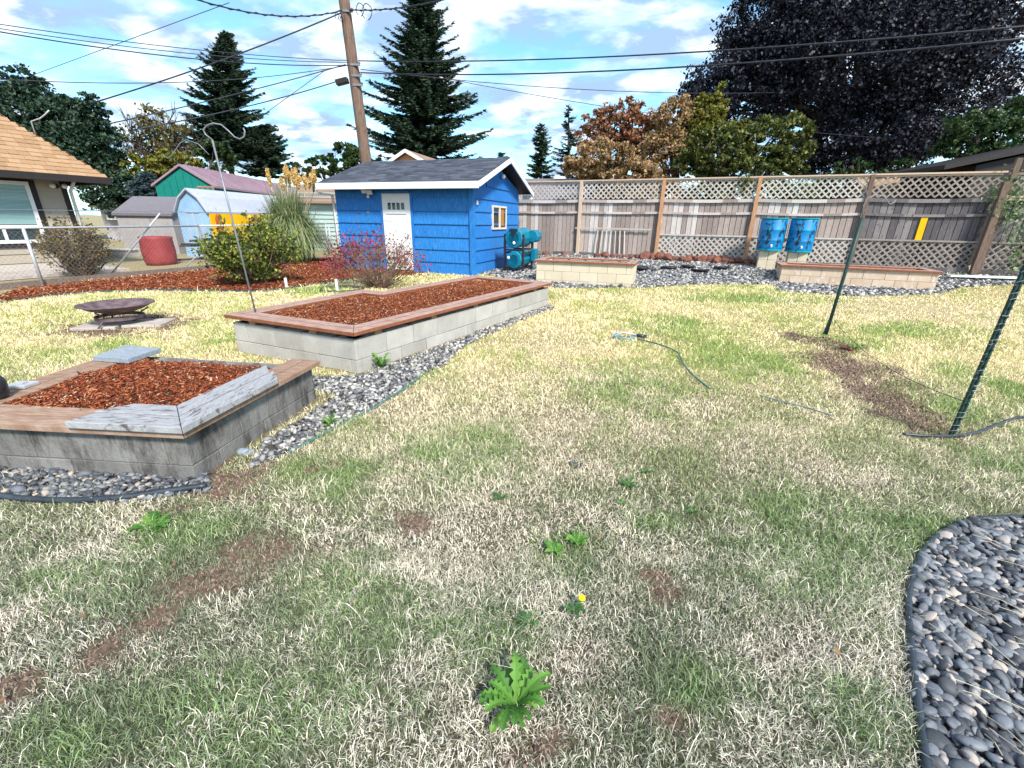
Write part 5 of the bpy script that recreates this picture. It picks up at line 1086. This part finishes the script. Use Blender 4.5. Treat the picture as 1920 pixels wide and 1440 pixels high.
# weathered stump clump in dug soil
c = G(1592, 658); o = npmesh('clay_clod', rockmesh(77)*np.array([0.10, 0.08, 0.05]), LR[1], M_lava); o.location = c+Vector((0, 0, 0.02)); tag(o, 'dark reddish clod on the bare soil strip between the posts', 'clod')
c = G(392//1+70, 852); o = npmesh('grey_root', rockmesh(78)*np.array([0.055, 0.04, 0.03]), LR[1], M_paver); o.location = Vector((c.x, c.y, c.z+0.02)); tag(o, 'small grey knob of dead root beside the near planter at the edging end', 'root')

# ------------------------------------------------------------------ tan roofed house at left
HC = Vector((-11.1, 11.75)); hd = Vector((0.44, 0.9)).normalized(); hn = Vector((0.9, -0.44)).normalized(); hl = -hd   # wall runs from corner towards camera
house = empty('house', (HC.x, HC.y, 0.12), 'tan shingle roofed house with beige lap siding at the left edge', 'house')
def hp(s, o, z): v = HC-hd*s+hn*o; return Vector((v.x, v.y, z))       # s towards camera, o outwards
AXH = (Vector((*hd, 0)), Vector((*hn, 0)), Vector((0, 0, 1))); Wn = 9.0; Wd = 8.0; ZE = UP(HC, 343)+0.12; print('house eave', ZE)
MB().box(hp(Wn/2, -Wd/2, (ZE+0.0)/2), (Wn, Wd, ZE), AXH).build('wall', M_beige, house)
sd_ = MB(); z = 0.32
while z < ZE-0.05:
    z1 = min(z+0.205, ZE-0.01); A1 = [hp(0.09, 0.002, z1), hp(0.09, 0.022, z), hp(0.09, 0.002, z)]; B1 = [hp(Wn, 0.002, z1), hp(Wn, 0.022, z), hp(Wn, 0.002, z)]; sd_.hull2(A1, B1); z += 0.205
sd_.build('siding', M_beige, house)
MB().box(hp(0.045, 0.01, ZE/2), (0.10, 0.06, ZE), AXH).build('corner_trim', M_darktrim, house)
MB().tube([hp(-0.06, 0.05, 0.2), hp(-0.06, 0.05, ZE-0.3), hp(-0.1, 0.35, ZE-0.02)], 0.035, 8).build('downspout', M_fascia, house, smooth=True)
MB().box(hp(Wn/2, 0.02, 0.19), (Wn, 0.05, 0.22), AXH).build('foundation', M_pinkwall, house)
EO = 0.68; pitch_ = 1.02
def roofpt(s, o, z): return hp(s, o, z)
c00 = hp(-EO, EO, ZE+0.02); c01 = hp(Wn+EO, EO, ZE+0.02); c10 = hp(-EO, -Wd-EO, ZE+0.02); c11 = hp(Wn+EO, -Wd-EO, ZE+0.02)
hw = (Wd+2*EO)/2; zr_ = ZE+0.02+hw*pitch_; r0 = hp(-EO+hw, EO-hw, zr_); r1 = hp(Wn+EO-hw, EO-hw, zr_)
MB().add([c00, c01, c10, c11, r0, r1], [(0, 4, 5, 1), (2, 3, 5, 4), (0, 2, 4), (1, 5, 3), (0, 1, 3, 2)]).build('roof_deck', M_darktrim, house)
U_ = (c01-c00).normalized(); mid = hp(Wn/2, EO-hw, zr_)-hp(Wn/2, EO, ZE+0.02); lv = mid.length; LU = (c01-c00).length
shingle_rows(c00, U_, mid.normalized(), LU, lv, 0.13, 0.20, M_tanshingle, 'roof_shingles', house, clip=lambda f, lu: (f*hw, lu-f*hw))
e_ = hp(-EO, EO-hw, ZE+0.02); mid2 = r0-e_; shingle_rows(c10, (c00-c10).normalized(), mid2.normalized(), (c00-c10).length, mid2.length, 0.26, 0.5, M_tanshingle, 'roof_shingles', house, clip=lambda f, lu: (f*lu/2, lu-f*lu/2))
MB().bar(c00+Vector((0, 0, -0.06)), c01+Vector((0, 0, -0.06)), 0.06, 0.15).bar(c00+Vector((0, 0, -0.06)), c10+Vector((0, 0, -0.06)), 0.06, 0.15).build('fascia', M_darktrim, house)
def hwin(px0, px1, pyt, pyb, name, blind=True):
    sa, _ = WALL(px0, (pyt+pyb)/2, HC+hn*0.03, -hd); sb, _ = WALL(px1, (pyt+pyb)/2, HC+hn*0.03, -hd); s0, s1 = min(sa, sb), max(sa, sb)
    return s0, s1
s1w, ztp = WALL(52, 341, HC+hn*0.03, -hd); s2w, zbt = WALL(88, 455, HC+hn*0.03, -hd); print('hwin', s1w, s2w, ztp, zbt)
s0w = (s1w+s2w)/2; s9w = s0w+1.35
def frame(s0, s1, z0, z1, split=True):
    wf = MB(); t = 0.075
    wf.box(hp((s0+s1)/2, 0.045, z1-t/2), (s1-s0, 0.05, t), AXH).box(hp((s0+s1)/2, 0.045, z0+t/2), (s1-s0, 0.05, t), AXH)
    for s in (s0+t/2, s1-t/2): wf.box(hp(s, 0.045, (z0+z1)/2), (t, 0.049, z1-z0-2*t-0.002), AXH)
    if split:
        wf.box(hp((s0+s1)/2, 0.045, z0+(z1-z0)*0.27), (s1-s0-2*t-0.002, 0.045, t), AXH); wf.box(hp((s0+s1)/2, 0.045, z0+(z1-z0)*0.13), (t*0.7, 0.045, (z1-z0)*0.2), AXH)
    w_ = wf.build('window', M_white, house, bevel=0.003)
    tm = MB(); 
    for s in (s0-0.06, s1+0.06): tm.box(hp(s, 0.02, (z0+z1)/2), (0.11, 0.05, z1-z0+0.1), AXH)
    tm.box(hp((s0+s1)/2, 0.02, z0-0.05), (s1-s0+0.02, 0.052, 0.09), AXH).box(hp((s0+s1)/2, 0.02, z1+0.05), (s1-s0+0.02, 0.052, 0.09), AXH); tm.build('window_trim', M_darktrim, w_)
    MB().box(hp((s0+s1)/2, 0.031, (z0+z1)/2), (s1-s0-0.05, 0.006, z1-z0-0.05), AXH).build('window_pane', M_glass, w_)
    bl_ = MB(); zz_ = z0+(z1-z0)*0.31
    while zz_ < z1-0.08: bl_.box(hp((s0+s1)/2, 0.037, zz_+0.014), (s1-s0-0.16, 0.004, 0.024), AXH); zz_ += 0.028
    bl_.build('window_blind', M_blind, w_)
frame(s0w, s9w, zbt, ztp)
s_, z_ = WALL(17, 470, HC+hn*0.03, -hd); frame(s9w+0.35, s9w+1.8, 0.35, ztp, False)
s_, z_ = WALL(104, 349, HC, -hd)
MB().lathe([(0.05, 0), (0.05, 0.03), (0.02, 0.05)], hp(s_, 0.02, z_), 12, ax=(Vector((*hd, 0)), Vector((0, 0, 1)), Vector((*hn, 0)))).build('lamp_bracket', M_darktrim, house)
for dx in (-0.11, 0.11): MB().lathe([(0.02, 0), (0.045, 0.05), (0.055, 0.12)], hp(s_+dx, 0.06, z_), 12, ax=(Vector((*hd, 0)), Vector((0, 0, 1)), Vector((*hn, 0)))).build('lamp_head', M_white, house, smooth=True)
MB().bar(hp(-0.2, 0.9, 0.14), hp(Wn, 0.9, 0.14), 1.3, 0.06).build('patio_step', M_slab, house)
sv = hp(2.2, -2.0, 0); b0 = AY(60, 232, sv.y+1.0); wire('service_mast', [b0-Vector((0, 0, 0.25)), b0+Vector((0.0, 0, 0.05)), AY(75, 222, sv.y+1.0), AY(83, 216, sv.y+1.0), AY(92, 207, sv.y+1)], 0.014, M_galv, 'bent grey conduit mast above the tan shingle roof', 'conduit')

# ------------------------------------------------------------------ neighbouring roofs and sheds
def gable_building(name, P, D, W, Dp, ze, zr, mw, mr, label, cat, over=0.3, ridge='along', z0=0.1, thick=0.08, trim=None):
    # P corner, D heading along ridge side, ridge along D if 'along'
    D = Vector(D).normalized(); Nv = Vector((-D.y, D.x)); r = empty(name, (P[0], P[1], z0), label, cat)
    def q(s, o, z): v = Vector(P)+D*s+Nv*o; return Vector((v.x, v.y, z))
    MB().hull2([q(0, 0, z0-0.05), q(0, Dp, z0-0.05), q(0, Dp, ze), q(0, Dp/2, zr-0.02), q(0, 0, ze)], [q(W, 0, z0-0.05), q(W, Dp, z0-0.05), q(W, Dp, ze), q(W, Dp/2, zr-0.02), q(W, 0, ze)]).build('wall', mw, r)
    sl_ = (zr-ze)/(Dp/2); rm = MB()
    for sg in (0, 1):
        o0 = -over if sg == 0 else Dp+over; zo = ze-over*sl_+0.03
        rm.hull2([q(-over, o0, zo), q(-over, Dp/2, zr+0.03), q(-over, Dp/2, zr+0.03+thick), q(-over, o0, zo+thick)], [q(W+over, o0, zo), q(W+over, Dp/2, zr+0.03), q(W+over, Dp/2, zr+0.03+thick), q(W+over, o0, zo+thick)])
    rm.build('roof', mr, r)
    if trim:
        for s in (-over-0.02, W+over+0.02):
            tm = MB()
            for o0 in (-over, Dp+over): tm.bar(q(s, o0, ze-over*sl_+0.05), q(s, Dp/2, zr+0.05), 0.04, 0.15)
            tm.build('barge_board', trim, r)
    return r, q
# teal barn: gable end faces us at left, ridge runs back to the right
gA = AY(292, 372, 19.6); gB = AY(402, 352, 20.0); gPk = AY(346, 316, 20.5)
D_ = Vector((0.80, 0.60)).normalized(); Pw = (gA.x, gA.y)
Wb = (Vector((gB.x, gB.y))-Vector((gA.x, gA.y))).length
barn, bq = gable_building('barn', (gB.x, gB.y), (-0.1, 1), 13.0, Wb, gB.z+0.02, gPk.z, M_tealbarn, M_purproof, 'teal panelled barn with dull purple metal roof beyond the wire fence', 'barn', over=0.1)
bt_ = MB(); 
for k in range(1, 8): bt_.box(bq(-0.02, Wb*k/8, 1.6), (0.03, 0.03, 2*(gB.z-1.6-0.1)+2*(gPk.z-gB.z)*(1-abs(k/4-1))-0.1), (Vector((-0.1, 1, 0)).normalized(), Vector((-1, -0.1, 0)).normalized(), Vector((0, 0, 1))))
bt_.build('batten', M_tealbarn, barn)
w0 = AY(370, 350, 19.6); w1 = AY(401, 358, 19.6); fw = MB(); 
for zq in (w0.z, w1.z-0.02): fw.bar((w0.x, 19.6, zq), (w1.x+0.05, 19.6, zq), 0.05, 0.06)
for k in range(4): xx = w0.x+(w1.x-w0.x)*k/3; fw.box((xx, 19.6, (w0.z+w1.z)/2), (0.05, 0.045, abs(w0.z-w1.z)-0.07))
fw.build('window', M_captan, barn)
rbm = MB(); Db = Vector((0.78, 0.62)).normalized()
for k in range(1, 30): rbm.bar(bq(k*0.3, -0.11, gB.z+0.12-0.1*0.0), bq(k*0.3, Wb/2-0.02, gPk.z+0.125), 0.03, 0.03)
rbm.build('roof_rib', M_purproof, barn)
# distant low house with tan roof left of barn
a = AY(185, 386, 24); pk = AY(297, 352, 24); 
hs, hq = gable_building('house', (a.x, 24.0), (1, 0.12), 6.0, 6.0, a.z, pk.z+0.15, M_greywall, M_tanshingle, 'distant low house with pale tan roof seen under the pine', 'house', over=0.3)
for k, px in enumerate((208, 232, 246)): 
    c = AY(px, 402, 23.8); wq = MB().box(c, (0.42 if k else 0.5, 0.06, 0.5)).build('window', M_white, hs)
    MB().box(c+Vector((0, -0.04, 0)), (0.3, 0.02, 0.36)).build('window_pane', M_glass_d, wq)
# small gambrel shed (grey) and light blue gambrel shed
def gambrel(name, c, D, w_, dep, ze, zk, zr, z0, mw, mr, label):
    D = Vector(D).normalized(); Nv = Vector((-D.y, D.x)); r = empty(name, (c[0], c[1], z0), label, 'shed')
    def q(s, o, z): v = Vector(c)+Nv*o+D*s; return Vector((v.x, v.y, z))
    loop = lambda s, g=0.0: [q(s, -w_/2, z0), q(s, w_/2, z0), q(s, w_/2, ze), q(s, w_*0.30, zk), q(s, 0, zr), q(s, -w_*0.30, zk), q(s, -w_/2, ze)]
    MB().hull2(loop(0), loop(dep)).build('wall', mw, r)
    rm = MB(); pr = [(-w_/2-0.05, ze-0.03), (-w_*0.30, zk+0.03), (0, zr+0.03), (w_*0.30, zk+0.03), (w_/2+0.05, ze-0.03)]
    for (o0, z0_), (o1, z1_) in zip(pr, pr[1:]): rm.hull2([q(-0.1, o0, z0_), q(-0.1, o1, z1_), q(-0.1, o1, z1_+0.05), q(-0.1, o0, z0_+0.05)], [q(dep+0.1, o0, z0_), q(dep+0.1, o1, z1_), q(dep+0.1, o1, z1_+0.05), q(dep+0.1, o0, z0_+0.05)])
    rm.build('roof', mr, r)
    dl = MB()
    for o0, o1, za, zb_ in ((-w_*0.25, -w_*0.22, z0, ze), (w_*0.22, w_*0.25, z0, ze), (-0.015, 0.015, z0, ze), (-w_*0.25, w_*0.25, ze-0.02, ze+0.02)):
        dl.hull2([q(-0.02, o0, za), q(-0.02, o1, za), q(-0.02, o1, zb_), q(-0.02, o0, zb_)], [q(0.0, o0, za), q(0.0, o1, za), q(0.0, o1, zb_), q(0.0, o0, zb_)])
    dl.build('door_batten', mr, r); return r
Yg = 15.2; a = AY(377, 470, Yg); L0 = AY(346, 420, Yg); R0b = AY(408, 420, Yg); wl = (R0b-L0).length; k_ = AY(377, 372, Yg)
gze = AY(377, 398, Yg).z+0.0
blue_shed = gambrel('garden_shed', (a.x, Yg), (0.12, 1), wl, 7.5, AY(377, 398, Yg).z, AY(377, 374, Yg).z, AY(377, 358, Yg).z, 0.05, M_ltblue, mat('pale_roof', [(0.34, 0.36, 0.42), (0.48, 0.50, 0.56)], 'both', 9), 'light blue fronted gambrel shed with bright yellow side wall beyond the wire fence')
Yg = 16.0; a_keep = a; a2 = AY(330, 470, Yg); 
gs, gq = gable_building('garden_shed', (AY(236, 470, Yg).x, Yg), (1, 0.05), (AY(335, 420, Yg)-AY(236, 420, Yg)).length, 2.2, AY(260, 404, Yg).z, AY(260, 372, Yg).z, M_greywall, M_greyroof, 'weathered grey garden shed with dark roof left of the light blue shed', 'shed', over=0.08)
# bright yellow board side wall with brown posts belongs to the light blue shed
sdv = []
gD = Vector((0.12, 1)).normalized(); gN = Vector((-gD.y, gD.x)); gc = Vector((a.x, 15.2)); ys = MB()
def sq(t, o, z): v = gc+gD*t-gN*(wl/2+o); return Vector((v.x, v.y, z))
t = 0.0
while t < 7.4: ys.box(sq(t+0.09, 0.03, (0.05+gze)/2), (0.172, 0.03, gze-0.08), (Vector((*gD, 0)), Vector((*gN, 0)), Vector((0, 0, 1)))); t += 0.18
ys.build('side_boards', M_yellow, blue_shed)
for t in (0.25, 2.1): c = sq(t, 0.12, gze-0.35); MB().box(c, (0.13, 0.12, 0.42)).lathe([(0.05, 0.21), (0.06, 0.25), (0.02, 0.32)], c, 10).build('side_post', M_brick, blue_shed)
# pale green sided house between pampas and shed
Yp = 19.0; a = AY(520, 350, Yp); e = AY(612, 368, Yp)
hs2, _q = gable_building('house', (AY(560, 440, Yp).x, Yp), (1, 0.1), 4.5, 4.0, AY(600, 378, Yp).z, AY(600, 345, Yp).z, M_palegreen, M_brownroof, 'pale green sided house with brown roof glimpsed left of the blue shed', 'house', over=0.3)
sdg = MB()
for k in range(14): sdg.bar(_q(0, -0.02, 0.3+k*0.16), _q(4.5, -0.02, 0.3+k*0.16), 0.03, 0.03)
sdg.build('siding', M_palegreen, hs2)
# peach gable house behind the shed
Yh = 24; pkp = AY(754, 283, Yh); le = AY(690, 315, Yh); re = AY(848, 312, Yh); hw2 = pkp.x-le.x+0.2
D5 = Vector((0.35, 1)).normalized()
gable_building('house', (le.x-0.1+2*hw2, Yh), (0.25, 1), 9, 2*hw2, le.z-0.25, pkp.z, M_peach, M_brownroof, 'peach stucco house with white trimmed gable showing above the blue shed', 'house', over=0.25, trim=M_white)
# house beyond the wooden fence
Yn = 19.5; a = AY(980, 370, Yn); pk = AY(1080, 322, Yn)
gable_building('house', (a.x-1, Yn), (1, -0.2), 6.3, 6, 1.9, AY(1080, 342, Yn+3).z, M_pinkwall, M_greyroof, 'low grey roofed house seen through the top lattice near the shed', 'house', over=0.4)
Yn = 15.6; a = AY(1690, 372, Yn); 
gable_building('house', (a.x-0.5, Yn), (1, -0.35), 3.6, 5, 2.15, AY(1760, 332, Yn+1.5).z, M_pinkwall, M_tanshingle, 'low tan roofed house seen through the top lattice at right', 'house', over=0.4)
# dark roof beyond the fence at far right
Yr = 13.5; p0 = AY(1770, 318, Yr); p1_ = AY(1925, 286, Yr); dr_ = empty('outbuilding', (p1_.x, Yr, 0.3), 'dark outbuilding with low sloping roof behind the fence at far right', 'outbuilding')
MB().hull2([p0+Vector((0, 0, 0)), p1_+Vector((3.5, 0, 0.75)), p1_+Vector((3.5, 0, 0.87)), p0+Vector((0, 0, 0.12))], [p0+Vector((0.3, 3, 0)), p1_+Vector((3.8, 3, 0.75)), p1_+Vector((3.8, 3, 0.87)), p0+Vector((0.3, 3, 0.12))]).build('roof', M_darktrim, dr_)
MB().hull2([Vector((p0.x+1.1, Yr+0.25, 0.3)), Vector((p1_.x+3.4, Yr+0.25, 0.3)), Vector((p1_.x+3.4, Yr+0.25, p1_.z+0.7)), Vector((p0.x+1.1, Yr+0.25, p0.z+0.15))], [Vector((p0.x+1.1, Yr+2.8, 0.3)), Vector((p1_.x+3.4, Yr+2.8, 0.3)), Vector((p1_.x+3.4, Yr+2.8, p1_.z+0.7)), Vector((p0.x+1.1, Yr+2.8, p0.z+0.15))]).build('wall', M_darktrim, dr_)
# vine on the fence corner
vP = []
for px, py, k in ((1895, 395, 260), (1905, 440, 160), (1885, 345, 90), (1912, 480, 120), (1870, 380, 60), (1915, 360, 120)):
    s_, z_ = WALL(px, py, FB-FNv*0.15, FUv); v = FB-FNv*0.15+FUv*s_; vP.append(np.array([v.x, v.y, z_])+rng.normal(0, 1, (k, 3))*np.array([0.18, 0.06, 0.17]))
vine = empty('climbing_vine', fp(4*2.44+0.9, -0.15, 0.35), 'pale green climbing vine on the dark fence at the right edge', 'vine')
npmesh('foliage', *leaves(np.concatenate(vP), 0.055), leafmat('vine_leaves', [(0.06, 0.11, 0.05), (0.16, 0.26, 0.10), (0.30, 0.38, 0.2)]), vine)
vs_ = MB()
for k in range(5): s0 = 4*2.44+0.7+k*0.12; vs_.tube([fp(s0, -0.12, 0.3), fp(s0+0.1*math.sin(k), -0.12, 1.2), fp(s0-0.1, -0.12, 2.3)], 0.008, 5)
vs_.build('stems', M_twig, vine)

# burgundy barrel, log pile, scrap beyond wire fence
c = Vector((*G(305, 500).xy, 0)); c = Vector((c.x*1.04, c.y*1.04, 0.12)); z1 = UP(c, 443)
rr = (AY(330, 470, c.y)-AY(277, 470, c.y)).length/2
tag(MB().lathe([(rr*0.85, 0), (rr*0.95, 0.1), (rr, (z1-0.12)*0.5), (rr*0.95, z1-0.2), (rr*1.0, z1-0.14), (rr*0.9, z1-0.12), (rr*0.85, z1-0.2)], c, 24).build('metal_drum', M_redpot, smooth=True), 'burgundy metal drum standing behind the wire fence', 'drum')
for i in range(9):
    a = Vector((-9.9+rng.uniform(-0.5, 0.9), 13.6+rng.uniform(-0.3, 0.3), 0.2+0.075*i)); a2_ = a+Vector((rng.uniform(0.9, 1.5), rng.uniform(-0.3, 0.3), rng.uniform(-0.06, 0.08)))
    tag(MB().tube([a, a.lerp(a2_, 0.5)+Vector((0, 0, 0.03)), a2_], 0.035, 6).build('branch_log', M_bark), 'thin weathered log, %s up in the brush pile behind the wire fence' % ORD[i], 'log', 'logs in the brush pile')
for i, (px, py, w_, h_) in enumerate(((360, 478, 0.9, 0.25), (215, 487, 1.3, 0.22))):
    c = G(px, py); c = Vector((c.x*1.06, c.y*1.06, c.z)); tag(MB().box((c.x, c.y, c.z+h_/2), (w_, 0.5, h_)).box((c.x, c.y, c.z+h_+0.021), (w_+0.08, 0.56, 0.04)).build('garden_box', M_timber if i == 0 else M_pinkwall, bevel=0.01), ('low dark wooden box beyond the wire fence under the light blue shed' if i == 0 else 'low pale wooden box beyond the wire fence beside the bramble'), 'box')

# ------------------------------------------------------------------ utility pole and lines
Yq = 17.2; pb_ = AY(690, 330, Yq); pt_ = AY(645, 0, Yq); dd = (pt_-pb_); base = pb_-dd*((pb_.z-0.1)/dd.z); topp = pb_+dd*1.9
up_ = empty('utility_pole', base, 'leaning brown wooden utility pole behind the blue shed', 'utility pole')
MB().tube([base.lerp(topp, t) for t in (0, 0.3, 0.6, 1)], [0.20, 0.185, 0.17, 0.145], 14).build('pole', M_pole, up_, smooth=True)
def onp(py):    # point on the pole at image height
    t = (330-py)/330.0; return pb_+dd*t
bk = MB()
for py in (22, 115, 135, 152): q = onp(py); bk.box(q+Vector((0.12, -0.16, 0)), (0.32, 0.06, 0.06)); bk.lathe([(0.03, 0), (0.05, 0.03), (0.03, 0.06)], q+Vector((0.26, -0.16, 0.02)), 8)
bk.build('bracket', M_steel, up_)
q = AY(645, 153, Yq-0.2); MB().box(q+Vector((-0.06, 0, 0)), (0.40, 0.22, 0.16), (Vector((0.97, 0, 0.22)).normalized(), Vector((0, 1, 0)), Vector((-0.22, 0, 0.97)).normalized())).build('splice_box', M_darktrim, up_, bevel=0.02)
lp = MB()
for (cx_, cy_, r) in ((675, 18, 0.16), (688, 22, 0.20), (632, 30, 0.08), (640, 36, 0.06)):
    c = AY(cx_, cy_, Yq-0.2); lp.tube([c+Vector((math.cos(t)*r*0.8, 0.03*math.sin(3*t), math.sin(t)*r)) for t in np.linspace(-1.5, 4.2, 16)], 0.012, 5)
lp.build('cable_loop', M_wire, up_)
def cab(p0, p1, Y0, Y1, r, lab, sag=0.0, mid=None, tw=False):
    a = AY(*p0, Y0); b = AY(*p1, Y1); pts = []
    for t in np.linspace(0, 1, 40 if tw else 18): pts.append(a.lerp(b, t)-Vector((0, 0, sag*4*t*(1-t))))
    r *= 0.82; mb = MB().tube(pts, r, 6)
    if tw: mb.tube([p+Vector((0, math.cos(i*1.6)*r*1.6, math.sin(i*1.6)*r*1.6)) for i, p in enumerate(pts)], r*0.6, 5)
    return tag(mb.build('power_line', M_wire, smooth=True), lab, 'cable', 'overhead lines on the utility pole')
cab((365, -2), (648, 18), 13, Yq, 0.020, 'twisted cable sagging from the upper left to the top of the pole', 0.25, tw=True)
cab((646, 18), (845, -4), Yq, 14, 0.020, 'twisted cable rising right from the top of the pole across the fir tip', 0.10, tw=True)
cab((170, 194), (640, 24), 15, Yq, 0.024, 'thick cable falling steeply left from the pole toward the pine', 0.10)
cab((-10, 44), (662, 114), 12, Yq, 0.012, 'uppermost of the paired thin lines crossing the sky at upper left', 0.12)
cab((-10, 52), (662, 117), 12, Yq, 0.012, 'lower of the paired thin lines crossing the sky at upper left', 0.16)
cab((-10, 58), (662, 122), 11, Yq, 0.016, 'single darker line below the pair at upper left', 0.20)
cab((-10, 148), (655, 122), 12, Yq, 0.013, 'nearly level thin line at the left behind the tall pointed fir', 0.25)
cab((430, 5), (50, 145), 14, 18, 0.010, 'thin line crossing the others diagonally at upper left')
cab((205, 232), (648, 121), 13, Yq, 0.018, 'cable with loop from the pole down toward the bare tree', 0.05)
cab((240, 245), (640, 150), 13, Yq, 0.020, 'cable from the black splice box down to the left', 0.10)
cab((480, 225), (612, 130), 13, Yq, 0.010, 'thin drop line slanting down from the loop left of the pole')
cab((672, 114), (2000, 42), Yq, 9.5, 0.020, 'upper thick line running right from the pole across the purple maple', 0.20)
cab((672, 136), (2000, 64), Yq, 9.0, 0.021, 'lower thick line running right from the pole across the purple maple', 0.25)
cab((676, 130), (2000, 120), Yq, 24, 0.014, 'thin line running right from the pole into the middle of the maple', 0.9)
cab((850, 150), (1700, 262), Yq+2, 20.5, 0.013, 'thin line sloping down right toward the red brown tree and maple', 0.25)
print('objects', len(bpy.data.objects))
